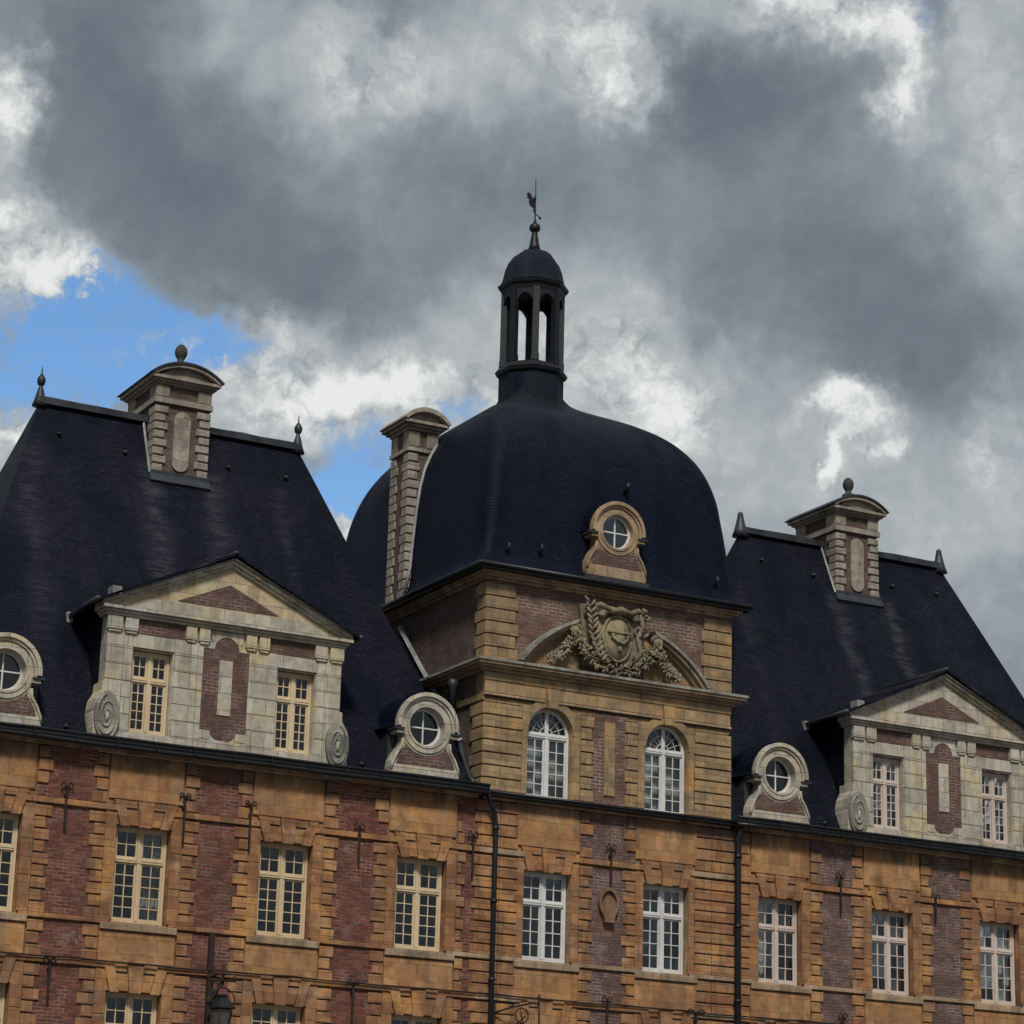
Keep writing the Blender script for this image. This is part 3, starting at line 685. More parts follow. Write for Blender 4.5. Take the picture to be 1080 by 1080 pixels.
    f.box(-.016, .016, rec+.005, rec+.045, zc-r, zc+r, WHITE); f.box(-r, r, rec+.007, rec+.043, zc-.016, zc+.016, WHITE)
    fo = f.build('round_window', d)
    pn = MB(); pn.add([(px, rec+.03, pz) for px, pz in arc(0, zc, r-.01, 0, 2*PI, 32)[:-1]], [tuple(range(32))], GLASS)
    bk = pn.build('round_pane', d)
    return d

# ------------------------------------------------------------------ chimney of the pavilions
def big_chimney(par):
    x = .67; y0, y1 = 3.66, 5.5; zb = 18.5
    mb = MB()
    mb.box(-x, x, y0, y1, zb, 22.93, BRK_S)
    n = 8; z0 = 20.72; h = (22.42-z0)/n
    for i in range(n):
        e = .30 if i % 2 else .22
        a, b_ = z0+i*h, z0+(i+1)*h-.035
        for s_ in (-1, 1):
            for ya, yb in ((y0-.055, y0+e*1.3), (y1-e*1.3, y1+.05)):
                u0, u1 = sorted((s_*(x+.055), s_*(x-e))); mb.cbox(u0, u1, ya, yb, a, b_, CHST, .02)
    # stone slab with rounded ends
    mb.prism(arc(0, 21.0, .21, PI, 2*PI, 10)+arc(0, 22.10, .21, 0, PI, 10), y0-.05, y0+.01, CHST)
    mb.box(-x-.09, x+.09, y0-.09, y1+.09, 22.46, 22.60, CHST)
    for s_ in (-1, 1):
        for ya, yb in ((y0-.055, y0+.4), (y1-.4, y1+.05)):
            u0, u1 = sorted((s_*(x+.055), s_*(x-.3))); mb.cbox(u0, u1, ya, yb, 22.62, 22.92, CHST, .02)
    mb.box(-x-.08, x+.08, y0-.08, y1, 20.66, 20.73, LEAD)
    mb.prismx([(y0-.20, 20.44), (y0-.05, 20.70), (y0-.05, 20.3)], -x-.11, x+.11, LEAD)
    for s_ in (-1, 1):
        mb.tube([(s_*(x+.09), 3.60, 20.65), (s_*(x+.09), 3.95, 21.4), (s_*(x+.09), 4.3, 22.2)], .035, LEAD_P if s_ < 0 else LEAD, 4, False)
    c = mb.build('chimney', par)
    k = MB()
    for d, za, zc_ in ((.07, 22.93, 22.99), (.14, 22.99, 23.05), (.22, 23.05, 23.12)):
        k.box(-x-d, x+d, y0-d, y1+d, za, zc_, CHST)
    # segmental top: solid barrel with a proud rim at each end
    X = x+.24
    def seg(X, zb, rise, n=14):
        Rr = (X*X+rise*rise)/(2*rise); a = math.asin(X/Rr)
        return [(Rr*math.sin(-a+2*a*i/n), zb+rise-Rr+Rr*math.cos(-a+2*a*i/n)) for i in range(n+1)]
    k.prism(seg(X-.2, 23.12, .26)[::-1], y0-.1, y1+.1, CHST)
    k.strip(seg(X-.08, 23.12, .27), seg(X, 23.13, .34), y0-.24, y1+.24, CHST)
    k.strip(seg(X, 23.132, .342), seg(X+.05, 23.15, .375), y0-.28, y1+.28, LEAD)
    k.build('chimney_cap', c)
    f = MB(); yc = y0+.35
    f.lathe([(r_*.88, z_-.12) for r_, z_ in [(.17, 23.5), (.17, 23.70), (.20, 23.72), (.20, 23.80), (.11, 23.84), (.09, 23.90), (.13, 23.95), (.175, 24.04), (.18, 24.12), (.15, 24.21), (.08, 24.28), (.01, 24.30)]], 0, yc, BALL, 16)
    f.build('stone_ball', c)
    return c

# ------------------------------------------------------------------ a pavilion
RZ = 22.16
def pavilion(cx, label, paint, bricks, slate_m, sign):
    T = thing('brick_pavilion', label, 'building', (cx, 0, 0), 'slate roofed pavilions flanking the tower')
    WX = 6.6
    wins = (-5.1, -1.7, 1.7, 5.1)
    mb = MB()
    ops = [(c_-HO, c_+HO, Z_SILL, Z_HEAD) for c_ in wins]+[(c_-HO, c_+HO, 5.4, 7.87) for c_ in wins]
    core(mb, -WX, WX, 0, 13.1, ops, 0, .45, DARKJ if False else OCH)
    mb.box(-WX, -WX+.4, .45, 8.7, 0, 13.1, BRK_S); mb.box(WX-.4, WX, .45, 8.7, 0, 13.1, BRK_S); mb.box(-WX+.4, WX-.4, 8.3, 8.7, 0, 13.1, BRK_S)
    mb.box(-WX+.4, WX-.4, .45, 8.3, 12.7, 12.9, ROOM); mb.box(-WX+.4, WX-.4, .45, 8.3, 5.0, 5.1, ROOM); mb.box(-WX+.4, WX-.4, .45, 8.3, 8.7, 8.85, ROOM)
    for c_ in (-3.4, 0, 3.4): pier(mb, c_-1.7+HO, c_+1.7-HO, bricks, OCH, OCH2, band=OCH if cx < 0 else TRIM)
    # outer ends
    inner = sign          # which local side touches the tower
    for s_ in (-1, 1):
        a, b_ = sorted((s_*(5.1+HO), s_*WX))
        brk = bricks if (cx < 0) else OCH
        pier(mb, a, b_, brk, OCH, OCH2, half=(.10, .17) if cx < 0 else (.02, .02), jl=.26 if s_ > 0 else .0, jr=.26 if s_ < 0 else .0)
    for c_ in wins: opening_trim(mb, c_, OCH2, OCH)
    # cornice moulding under the gutter
    mb.box(-WX, WX, -.10, .0, 12.985, 13.04, TRIM); mb.box(-WX, WX, -.20, .0, 13.042, 13.10, TRIM)
    mb.build('wall', T)
    # gutter
    g_ = MB()
    g_.box(-WX, WX, -.40, -.02, 13.102, 13.14, BLACK); g_.box(-WX, WX, -.43, -.36, 13.142, 13.25, BLACK)
    g_.tube(sag(-WX, WX, -.43, 13.24), .035, BLACK, 8)
    g_.box(-WX, WX, -.36, .3, 13.142, 13.185, LEAD)
    g_.tube(sag(-WX, WX, -.385, 13.075), .055, BLACK, 8)
    k_ = -WX+.3
    while k_ < WX-.2:
        g_.box(k_-.012, k_+.012, -.455, -.15, 13.085, 13.10, BLACK); g_.box(k_-.012, k_+.012, -.472, -.458, 13.09, 13.25, BLACK); k_ += .92
    g_.build('gutter', T)
    # roof: hipped, slightly flared at the eaves
    r = MB()
    prof = [(0.0, 13.16), (.035, 13.40), (.085, 13.82), (.16, 14.55), (.40, 16.75), (.70, 19.45), (1.0, 22.16)]
    def ring(s_, z): return [(-6.6+3.21*s_, .10+4.25*s_, z), (6.6-3.21*s_, .10+4.25*s_, z), (6.6-3.21*s_, 8.6-4.25*s_, z), (-6.6+3.21*s_, 8.6-4.25*s_, z)]
    vs = []; NX = 1
    for s_, z in prof: vs += ring(s_, z)
    fs = [(i*4+k, i*4+(k+1) % 4, (i+1)*4+(k+1) % 4, (i+1)*4+k) for i in range(len(prof)-1) for k in range(4)]
    fs.append((0, 1, 2, 3)); fs.append((len(vs)-4, len(vs)-3, len(vs)-2, len(vs)-1))
    r.add(vs, fs, slate_m)
    # lead hips and ridge
    r.box(-3.45, 3.45, 4.20, 4.50, 22.10, 22.26, LEAD); r.tube(sag(-3.45, 3.45, 4.35, 22.27, .015, .5), .055, LEAD, 8)
    # ladder hooks and small vents high on the slope
    for hx, hz in ((-3.0, 21.3), (-1.35, 21.1), (1.35, 21.2), (2.9, 21.2), (-5.5, 13.55), (-3.55, 13.5), (3.6, 13.5)):
        s_ = (hz-13.16)/9.0; yy = .10+4.25*(hz-13.0)/9.16-.05
        r.ell((hx, yy, hz), (.06, .09, .05), LEAD)
    ro = r.build('roof', T)
    for s_ in (-1, 1):
        f = MB()
        if cx < 0:
            f.lathe([(.19, 22.05), (.14, 22.2), (.075, 22.46), (.05, 22.53), (.045, 22.56), (.08, 22.59), (.105, 22.67), (.10, 22.74), (.06, 22.81), (.022, 22.87), (.015, 22.98), (.004, 23.06)], s_*3.39, 4.35, LEAD, 12)
        else:
            f.lathe([(.24, 22.0), (.17, 22.2), (.11, 22.45), (.075, 22.62), (.08, 22.64), (.045, 22.70), (.01, 22.71)], s_*3.39, 4.35, LEAD, 10)
        f.build('roof_finial', ro)
    big_chimney(T)
    dormer(T, cx, paint, slate_m)
    for c_ in (-5.1, 5.1):
        oculus(T, c_, -.02, 13.22, PALE, BRK_D, SL_D, 1.02, 1.15, ring=PALE)
    wn = window(paint, 1.24, 2.09, 5 if cx < 0 else 4)
    wn.parent = T; wn.location = (wins[0], .2, Z_SILL)
    for c_ in wins[1:]: copy_part(wn, T, (c_, .2, Z_SILL))
    wlist = [o_ for o_ in T.children if o_.name.startswith('window')]
    for k_ in ((0, 1) if cx < 0 else (0, 2)):
        half_curtain(1.1, 2.0, 1 if k_ else -1).build('curtain', wlist[k_])
    w2 = window(paint, 1.24, 2.46, 6 if cx < 0 else 5, up_frac=.30)
    w2.parent = T; w2.location = (wins[0], .2, 5.4)
    for c_ in wins[1:]: copy_part(w2, T, (c_, .2, 5.4))
    return T

LP = pavilion(-10.05, 'slate-roofed pavilion with cream window frames and ball-topped ridge finials, left of the domed tower', CREAM, BRK, SL_L, 1)
RP = pavilion(10.05, 'slate-roofed pavilion with off-white window frames and plain stub finials, right of the domed tower', PINKW, BRK_R, SL_R, -1)
for T, lst in ((LP, ((-13.6, 11.22, 12.2), (-10.87, 11.15, 12.27), (-9.3, 11.15, 12.27), (-6.6, 11.14, 12.05), (-3.68, 11.1, 12.17), (-13.7, 7.53, 8.47), (-6.6, 7.57, 8.52))),
               (RP, ((6.72, 11.2, 12.22), (9.66, 11.27, 11.95), (6.75, 7.9, 8.75), (13.45, 11.2, 12.2)))):
    for x_, a, b_ in lst: anchor(a, b_).build('wall_anchor', T, (x_-T.location.x, 0, 0))
m_ = MB(); m_.box(-.055, .055, -.13, -.03, 8.46, 9.26, IRON); m_.build('iron_post', LP, (0, 0, 0))

# ------------------------------------------------------------------ domed tower
TW = thing('domed_tower', 'ochre stone and brick tower under a dark slate dome with open lantern', 'tower', (0, 0, 0))
HX = 3.43
mb = MB()
wt = (-1.64, 1.64)
AW, ASP, ABOT = .615, 14.76, 13.16     # arched windows: half width, spring, bottom
ops = [(c_-HO, c_+HO, Z_SILL, Z_HEAD) for c_ in wt]+[(c_-HO, c_+HO, 5.4, 7.87) for c_ in wt]+[(c_-AW, c_+AW, ABOT, ASP+AW) for c_ in wt]
core(mb, -HX, HX, 0, 18.3, ops, 0, .45, OCH_T)
for c_ in wt:
    lo = arc(c_, ASP, AW, 0, PI, 24)
    mb.strip(lo, [(x_, ASP+AW+.001) for x_, _ in lo], .001, .449, OCH_T)
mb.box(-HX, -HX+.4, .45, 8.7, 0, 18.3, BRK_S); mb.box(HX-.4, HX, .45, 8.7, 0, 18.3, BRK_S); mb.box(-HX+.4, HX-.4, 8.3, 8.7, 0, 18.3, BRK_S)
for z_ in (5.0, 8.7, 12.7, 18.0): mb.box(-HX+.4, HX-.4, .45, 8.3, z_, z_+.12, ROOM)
# lower facade
pier(mb, -1.64+HO, 1.64-HO, BRK_R, OCH, OCH2, half=(.42, .52), jl=.22, jr=.22)
for s_ in (-1, 1):
    for z0, z1, n, kind in ROWS:
        h = (z1-z0)/n
        a, b_ = sorted((s_*(1.64+HO), s_*(1.64+HO+.17)))
        if kind not in ('top', 'low'): mb.cbox(a+.001, b_, -.05, .01, z0, z1, OCH)
        for i in range(n):
            za, zb = z0+i*h, z0+(i+1)*h-G
            for q0, q1 in ((2.455, 2.93), (2.945, HX+.12)):
                u0, u1 = sorted((s_*q0, s_*q1)); mb.cbox(u0, u1, -.058+random.uniform(-.006, .006), .01, za, zb, OCH)
            u0, u1 = sorted((s_*2.455, s_*(HX+.1))); mb.box(u0, u1, -.024, .0, zb, zb+G, DARKJ)
        if kind in ('top', 'low'):
            pass
    for zz0, zz1, d in ((Z_BAND0, Z_BAND1, .085), (9.27, 9.37, .08), (8.34, 8.45, .085)):
        u0, u1 = sorted((s_*2.30, s_*(HX+.16))); mb.cbox(u0, u1, -d, .01, zz0, zz1, TRIM)
for c_ in wt: opening_trim(mb, c_, OCH2, OCH, jl=.17)
mb.box(-HX-.14, HX+.14, -.10, .0, 12.985, 13.04, TRIM)
# belfry stage: rusticated corners, smooth jambs, brick panel between the arched windows
n = 7; z0, z1 = 13.22, 15.33; h = (z1-z0)/n
for s_ in (-1, 1):
    for i in range(n):
        za, zb = z0+i*h, z0+(i+1)*h-.032
        for q0, q1 in ((2.43, 2.98), (2.99, HX+.03)):
            u0, u1 = sorted((s_*q0, s_*q1)); mb.cbox(u0, u1, -.055+random.uniform(-.005, .005), .01, za, zb, OCH_T)
        u0, u1 = sorted((s_*2.43, s_*HX)); mb.box(u0, u1, -.022, .0, zb, zb+.032, DARKJ)
        # side return of the corner blocks
        mb.sbox(-HX-.055 if s_ < 0 else HX-.01, -HX+.01 if s_ < 0 else HX+.055, -.05, .50 if i % 2 else .62, za, zb, OCH_T)
        # blocks beside the brick panel
        e = .50 if i % 2 else .44
        u0, u1 = sorted((s_*e, s_*.80)); mb.cbox(u0, u1, -.05, .01, za, zb, OCH_T)
        u0, u1 = sorted((s_*e, s_*.80)); mb.box(u0, u1, -.024, .0, zb, zb+.032, DARKJ)
    u0, u1 = sorted((s_*.815, s_*1.0)); mb.cbox(u0, u1, -.046, .01, 13.22, 15.31, OCH_T)
    u0, u1 = sorted((s_*(1.64+AW+.02), s_*2.415)); mb.cbox(u0, u1, -.046, .01, 13.22, 15.31, OCH_T)
mb.box(-.48, .48, -.018, .01, 13.22, 15.45, BRK_T)
mb.cbox(-.15, .15, -.055, .01, 13.42, 15.22, OCH_T)
for c_ in wt:
    # archivolt
    mb.strip(arc(c_, ASP, AW+.005, 0, PI, 24), arc(c_, ASP, AW+.20, 0, PI, 24), -.052, .01, OCH_T)
    mb.prism([(c_-.13, ASP+AW-.03), (c_+.13, ASP+AW-.03), (c_+.17, 15.82), (c_-.17, 15.82)], -.13, .01, OCH_T)
# ledge under the architrave, broken by the keystones
segs = [(-HX-.05, -1.64-.19), (-1.64+.19, 1.64-.19), (1.64+.19, HX+.05)]
for a, b_ in segs:
    mb.cbox(a, b_, -.085, .01, 15.47, 15.53, TRIM)
    mb.box(a+.05, b_-.05, -.05, .0, 15.44, 15.468, DARKJ)
mb.cbox(-HX-.03, HX+.03, -.06, .01, 15.54, 15.83, OCH_T)
for a, b_ in ((-HX-.05, -2.45), (-2.44, -.85), (-.84, .84), (.85, 2.44), (2.45, HX+.05)): mb.cbox(a, b_, -.075, .01, 15.84, 16.04, OCH_T)
# left side: string and plain brick are the wall itself
mb.sbox(-HX-.05, -HX+.01, .0, 8.6, 15.36, 15.53, OCH_T); mb.sbox(HX-.01, HX+.05, .0, 8.6, 15.36, 15.53, OCH_T)
# upper stage
mb.box(-HX+.01, HX-.01, -.012, .01, 16.34, 18.28, BRK_T)
n = 6; z0, z1 = 16.36, 18.24; h = (z1-z0)/n
for s_ in (-1, 1):
    for i in range(n):
        za, zb = z0+i*h, z0+(i+1)*h-.03
        u0, u1 = sorted((s_*(2.68 if i % 2 else 2.60), s_*(HX+.04))); mb.cbox(u0, u1, -.06, .01, za, zb, OCH_T)
        mb.sbox(-HX-.06 if s_ < 0 else HX-.01, -HX+.01 if s_ < 0 else HX+.06, -.055, .52 if i % 2 else .42, za, zb, OCH_T)
tw_wall = mb.build('wall', TW)
# mid cornice and eaves cornice run round the tower
c_ = MB()
for d, a, b_, m_ in ((.12, 16.05, 16.12, TRIM), (.24, 16.122, 16.18, TRIM), (.33, 16.182, 16.245, TRIM), (.37, 16.247, 16.31, PALE_D)):
    c_.box(-HX-d, HX+d, -d, 8.7+d, a, b_, m_)
c_.build('string_cornice', TW)
c_ = MB()
for d, a, b_, m_ in ((.08, 18.30, 18.36, TRIM), (.18, 18.362, 18.42, TRIM), (.26, 18.422, 18.47, TRIM)):
    c_.box(-HX-d, HX+d, -d, 8.7+d, a, b_, m_)
c_.build('eaves_cornice', TW)
c_ = MB()
c_.box(-HX-.40, HX+.40, -.40, 9.1, 18.472, 18.56, BLACK)
for a, b_ in (((-3.85, -.42), (3.85, -.42)), ((-3.85, 9.12), (3.85, 9.12)), ((-3.85, -.42), (-3.85, 9.12)), ((3.85, -.42), (3.85, 9.12))):
    c_.tube([(a[0], a[1], 18.58), (b_[0], b_[1], 18.58)], .06, BLACK, 8)
c_.build('gutter', TW)
# lower gutter across the tower foot
c_ = MB()
c_.box(-HX-.12, HX+.12, -.30, -.0, 13.042, 13.11, BLACK); c_.tube([(-HX-.12, -.30, 13.12), (HX+.12, -.30, 13.12)], .04, BLACK, 8)
c_.box(-HX, HX, -.24, -.0, 13.112, 13.15, LEAD_P)
c_.build('gutter', TW)

# dome
d_ = MB()
CY = 4.35
PROF = [(0.02, 18.57, .06), (.12, 18.68, .10), (.24, 18.95, .2), (.30, 19.5, .32), (.34, 20.1, .38), (.40, 20.8, .45), (.48, 21.5, .5), (.63, 22.15, .6), (.86, 22.68, .65), (1.20, 23.16, .7),
        (1.64, 23.55, .7), (2.08, 23.83, .55), (2.44, 24.04, .4), (2.76, 24.24, .3), (2.98, 24.42, .25), (3.12, 24.62, .2), (3.22, 24.85, .2)]
def rrect(hx, hy, r, z, per=8):
    r = min(r, hx*.98, hy*.98); pts = []
    for cx_, cy_, a0 in ((hx-r, -(hy-r), -PI/2), (hx-r, hy-r, 0), (-(hx-r), hy-r, PI/2), (-(hx-r), -(hy-r), PI)):
        for i in range(per+1):
            a = a0+PI/2*i/per; pts.append((cx_+r*math.cos(a), CY+cy_+r*math.sin(a), z))
    return pts
def cr(P, t):   # Catmull-Rom over the profile
    i = min(int(t), len(P)-2); u = t-i
    a = P[max(i-1, 0)]; b = P[i]; c = P[i+1]; d = P[min(i+2, len(P)-1)]
    return [.5*(2*b[k]+(c[k]-a[k])*u+(2*a[k]-5*b[k]+4*c[k]-d[k])*u*u+(3*b[k]-a[k]-3*c[k]+d[k])*u**3) for k in range(3)]
vs = []; NR = 60
for j in range(NR+1):
    dd, z, r = cr(PROF, (len(PROF)-1)*j/NR)
    vs += rrect(3.87-dd, 4.77-1.31*dd, r, z)
n = 36
fs = [(j*n+k, j*n+(k+1) % n, (j+1)*n+(k+1) % n, (j+1)*n+k) for j in range(NR) for k in range(n)]
fs.append(tuple(range(NR*n, NR*n+n))); fs.append(tuple(range(n-1, -1, -1)))
d_.add(vs, fs, SL_D, True)
hooks = []
for hx_, hz in ((-3.0, 19.0), (-2.1, 19.1), (2.95, 19.05)):
    hooks.append((hx_, hz))
dome = d_.build('dome_roof', TW)
for hx_, hz in hooks:
    d_ = MB(); d_.tube([(hx_, -.06, hz), (hx_, -.24, hz+.12), (hx_, -.22, hz+.22)], .035, LEAD, 6); d_.build('roof_hook', dome)
d_ = MB(); d_.tube([(.42, .4, 21.05), (.42, -.02, 21.2), (.42, -.05, 21.35)], .05, BLACK, 6); d_.build('roof_hook', dome)

# lantern turret
l_ = MB(); ph = PI/8
l_.lathe([(.87, 23.9), (.87, 25.28)], 0, CY, SL_D, 8, False, ph)
l_.lathe([(.87, 25.282), (.94, 25.31), (.98, 25.40), (.92, 25.48), (.86, 25.56), (.3, 25.58)], 0, CY, DARKLEAF, 8, False, ph)
lan = l_.build('lantern_turret', TW)
l_ = MB()
# arched heads between the posts
RO, RI = .84, .70
for k in range(8):
    a = 2*PI*k/8+PI/4*0; a0 = a-PI/8; a1 = a+PI/8
    pa = Vector((RO*math.cos(a0), RO*math.sin(a0))); pb = Vector((RO*math.cos(a1), RO*math.sin(a1)))
    qa = Vector((RI*math.cos(a0), RI*math.sin(a0))); qb = Vector((RI*math.cos(a1), RI*math.sin(a1)))
    m = 8; vs = []
    for i in range(m+1):
        u = .14+.72*i/m; sag = 27.28+.22*math.sin(PI*i/m)
        for (p0, p1) in ((pa, pb), (qa, qb)):
            q = p0.lerp(p1, u)
            vs += [(q.x, CY+q.y, sag), (q.x, CY+q.y, 27.7)]
    fs = []
    for i in range(m):
        o_ = 4*i
        fs += [(o_, o_+4, o_+5, o_+1), (o_+2, o_+3, o_+7, o_+6), (o_, o_+2, o_+6, o_+4)]
    l_.add(vs, fs, DARKLEAF)
l_.lathe([(.85, 27.62), (.88, 27.72), (.94, 27.78), (.97, 27.86), (.92, 27.88), (.2, 27.88)], 0, CY, DARKLEAF, 8, False, ph)
l_.build('turret_head', lan)
for k in range(8):
    a = 2*PI*k/8+PI/8
    p_ = MB(); R0 = .93
    ca, sa = math.cos(a), math.sin(a)
    def bx(r0, r1, hw, z0, z1):
        vs = []
        for z_ in (z0, z1):
            for rr_, ww in ((r0, -hw), (r1, -hw), (r1, hw), (r0, hw)):
                vs.append((ca*rr_-sa*ww, CY+sa*rr_+ca*ww, z_))
        p_.add(vs, [(0,1,2,3),(4,5,6,7),(0,1,5,4),(1,2,6,5),(2,3,7,6),(3,0,4,7)], DARKLEAF)
    bx(.70, .85, .085, 25.57, 27.64); bx(.69, .865, .10, 25.56, 25.75)
    p_.build('turret_post', lan)
cu = MB()
cu.lathe([(.92, 27.89), (.86, 27.97), (.82, 28.12), (.78, 28.32), (.70, 28.54), (.56, 28.74), (.38, 28.88), (.19, 28.95), (.12, 28.97)], 0, CY, SL_D, 8, False, ph)
cu.build('cupola', lan)
sp = MB()
sp.lathe([(.19, 28.93), (.14, 29.1), (.08, 29.45), (.075, 29.52), (.14, 29.55), (.155, 29.63), (.13, 29.71), (.05, 29.76), (.04, 29.84), (.025, 29.86)], 0, CY, DARKLEAF, 12)
sp.tube([(0, CY, 29.8), (0, CY, 31.08)], [.022, .012], IRON, 6)
sp.build('spire', lan)
va = MB()
cock = [(-.03, 30.08), (-.06, 30.2), (-.15, 30.24), (-.20, 30.33), (-.19, 30.42), (-.23, 30.46), (-.27, 30.47), (-.24, 30.52), (-.27, 30.58), (-.22, 30.62), (-.17, 30.60), (-.13, 30.54), (-.10, 30.47), (-.06, 30.50), (-.02, 30.55), (.02, 30.50), (.01, 30.38), (-.01, 30.25), (0, 30.1)]
va.prism(cock, CY-.015, CY+.015, DARKLEAF)
va.tube([(-.08, CY, 30.12), (.0, CY, 30.05), (.12, CY, 29.98)], .014, DARKLEAF, 5); va.ell((.15, CY, 29.95), (.05, .02, .04), DARKLEAF)
va.build('weather_vane', lan)

# side chimney on the left flank of the dome
s_ = MB(); X0, X1, Y0, Y1 = -3.74, -2.98, 3.9, 4.85
s_.box(X0, X1, Y0, Y1, 18.6, 23.08, BRK_S)
nn = 16; z0 = 18.65; h = (22.5-z0)/nn
for i in range(nn):
    za, zb = z0+i*h, z0+(i+1)*h-.035; e = .24 if i % 2 else .30
    for (a, b_) in ((X0-.04, X0+e), (X1-e, X1+.04)):
        for (c0, c1) in ((Y0-.04, Y0+e*1.1), (Y1-e*1.1, Y1+.04)): s_.cbox(a, b_, c0, c1, za, zb, CHST, .018)
s_.box(X0-.07, X1+.07, Y0-.07, Y1+.07, 22.52, 22.62, CHST)
for (a, b_) in ((X0-.04, X0+.28), (X1-.28, X1+.04)):
    for (c0, c1) in ((Y0-.04, Y0+.3), (Y1-.3, Y1+.04)): s_.cbox(a, b_, c0, c1, 22.65, 23.06, CHST, .018)
sc = s_.build('chimney', TW)
k = MB(); mx = (X0+X1)/2; hw = (X1-X0)/2
for d, za, zc in ((.08, 23.08, 23.15), (.16, 23.15, 23.22), (.24, 23.22, 23.30)): k.box(X0-d, X1+d, Y0-d, Y1+d, za, zc, CHST)
def sg(X, zb, rise, n=12):
    Rr = (X*X+rise*rise)/(2*rise); a = math.asin(X/Rr)
    return [(mx+Rr*math.sin(-a+2*a*i/n), zb+rise-Rr+Rr*math.cos(-a+2*a*i/n)) for i in range(n+1)]
k.prism(sg(hw+.12, 23.30, .25)[::-1], Y0-.1, Y1+.1, CHST); k.strip(sg(hw+.20, 23.30, .25), sg(hw+.29, 23.32, .35), Y0-.28, Y1+.28, CHST)
k.build('chimney_cap', sc)
f = MB()
pts = []
for z_ in (18.7, 19.4, 20.2, 21.0, 21.6, 22.1, 22.5, 22.8):
    dd = None
    for (a, b_) in zip(PROF, PROF[1:]):
        if a[1] <= z_ <= b_[1]: dd = a[0]+(b_[0]-a[0])*(z_-a[1])/(b_[1]-a[1])
    pts.append((max(-(3.87-dd)-.05, X0-.02), Y0-.05, z_))
f.tube(pts, .045, LEAD_P, 6)
f.build('flashing', sc)

# bull's-eye on the dome
oculus(TW, -.04, -.30, 18.72, TRIM, BRK_D, SL_D, .97, 1.5, ring=TRIM, rec=.10)

# valley roof between the left pavilion's hip and the tower, with its pale flashing
def valley(T, sgn, ox):
    v = MB()
    A = (sgn*3.44-ox, .05, 13.2); Bp = (sgn*3.44-ox, 4.45, 17.80); Cc = (sgn*5.1-ox, 4.45, 17.80)
    Dd = (sgn*4.0-ox, 4.45, 13.0)
    v.add([A, Bp, Cc, Dd], [(0, 1, 2), (1, 3, 2), (0, 3, 1), (0, 2, 3)], SL_L if sgn < 0 else SL_R)
    return v.build('valley_roof', T)
valley(LP, -1, -10.05); valley(RP, 1, 10.05)
f = MB()
f.tube([(-3.53, y_, z_+.07) for y_, z_ in ((4.5, 17.95), (3.9, 17.35), (3.3, 16.75), (2.6, 16.07), (2.0, 15.47), (1.3, 14.8), (.95, 14.42))], [.075]*7, LEAD_P, 4, False)
f.build('flashing', TW)
f = MB()
f.tube([(-3.56, .9, 14.42), (-3.58, .8, 14.2), (-3.60, .55, 13.85), (-3.62, .25, 13.5), (-3.64, -.1, 13.22)], .07, LEAD, 8)
f.build('downpipe', TW)
f = MB(); f.lathe([(.10, 15.2), (.10, 15.75), (.14, 15.8), (.14, 15.9), (.09, 15.98), (.02, 16.0)], -3.8, .95, LEAD, 12); f.build('vent_pipe', LP, (10.05, 0, 0))

# segmental pediment and carved coat of arms
def segarc(xa, xb, c, R, n): return [(xa+(xb-xa)*i/n, -c+math.sqrt(R*R-(xa+(xb-xa)*i/n)**2)) for i in range(n+1)]
CB = 16.312; cc, RR = 1.83, 3.2
for s0 in (-1, 1):
    p = MB()
    for (o0, o1, yy, mm) in ((-.16, -.08, -.16, TRIM), (-.078, .0, -.28, TRIM), (.002, .06, -.36, PALE_D)):
        lo = [(x_, CB+z_) for x_, z_ in segarc(s0*2.60, s0*1.12, cc, RR+o0, 12)]
        lo = [(x_, max(z_, CB)) for x_, z_ in lo]
        hi = [(x_, CB+z_) for x_, z_ in segarc(s0*2.68, s0*1.05, cc, RR+o1+.02, 12)]
        hi = [(x_, max(z_, CB+.01)) for x_, z_ in hi]
        p.strip(lo, hi, yy, .0, mm)
    # tympanum slab
    lo = [(x_, max(CB+z_, CB)) for x_, z_ in segarc(s0*2.5, s0*.9, cc, RR-.16, 10)]
    p.strip([(x_, CB-.0) for x_, _ in lo], lo, -.05, -.013, OCH_T)
    # volute where the pediment breaks off
    cx_, cz_ = s0*1.16, CB+1.0
    p.tube([(cx_-s0*(.17-.02*i*.55)*math.cos(i*.62), -.30, cz_+(.17-.011*i)*math.sin(i*.62)) for i in range(14)], .045, CART, 6)
    p.ell((cx_, -.25, cz_), (.13, .12, .13), CART)
    p.build('segmental_pediment', TW)

q = MB()
rnd = random.Random(3)
def rot(ax, a): return Matrix.Rotation(a, 3, ax)
# back plate and strapwork
q.prism([(-.92, 16.50), (.88, 16.50), (1.0, 16.95), (.92, 17.5), (1.0, 18.12), (.62, 18.20), (.3, 18.05), (-.3, 18.1), (-.62, 18.18), (-1.05, 18.12), (-.95, 17.5), (-1.0, 16.95)], -.14, .0, CART)
q.prism([(-.72, 16.7), (.62, 16.62), (.82, 17.2), (.70, 17.75), (.35, 17.95), (-.4, 17.98), (-.74, 17.7), (-.80, 17.2)], -.26, -.14, CART)
# egg-shaped shield
q.ell((0.02, -.26, 17.28), (.40, .17, .60), CART, seg=20, rings=14)
q.tube([(0.02+.43*math.cos(a)*(1.05 if math.sin(a) > 0 else .95), -.30, 17.28+.62*math.sin(a)) for a in [2*PI*i/28 for i in range(29)]], .045, CART, 6)
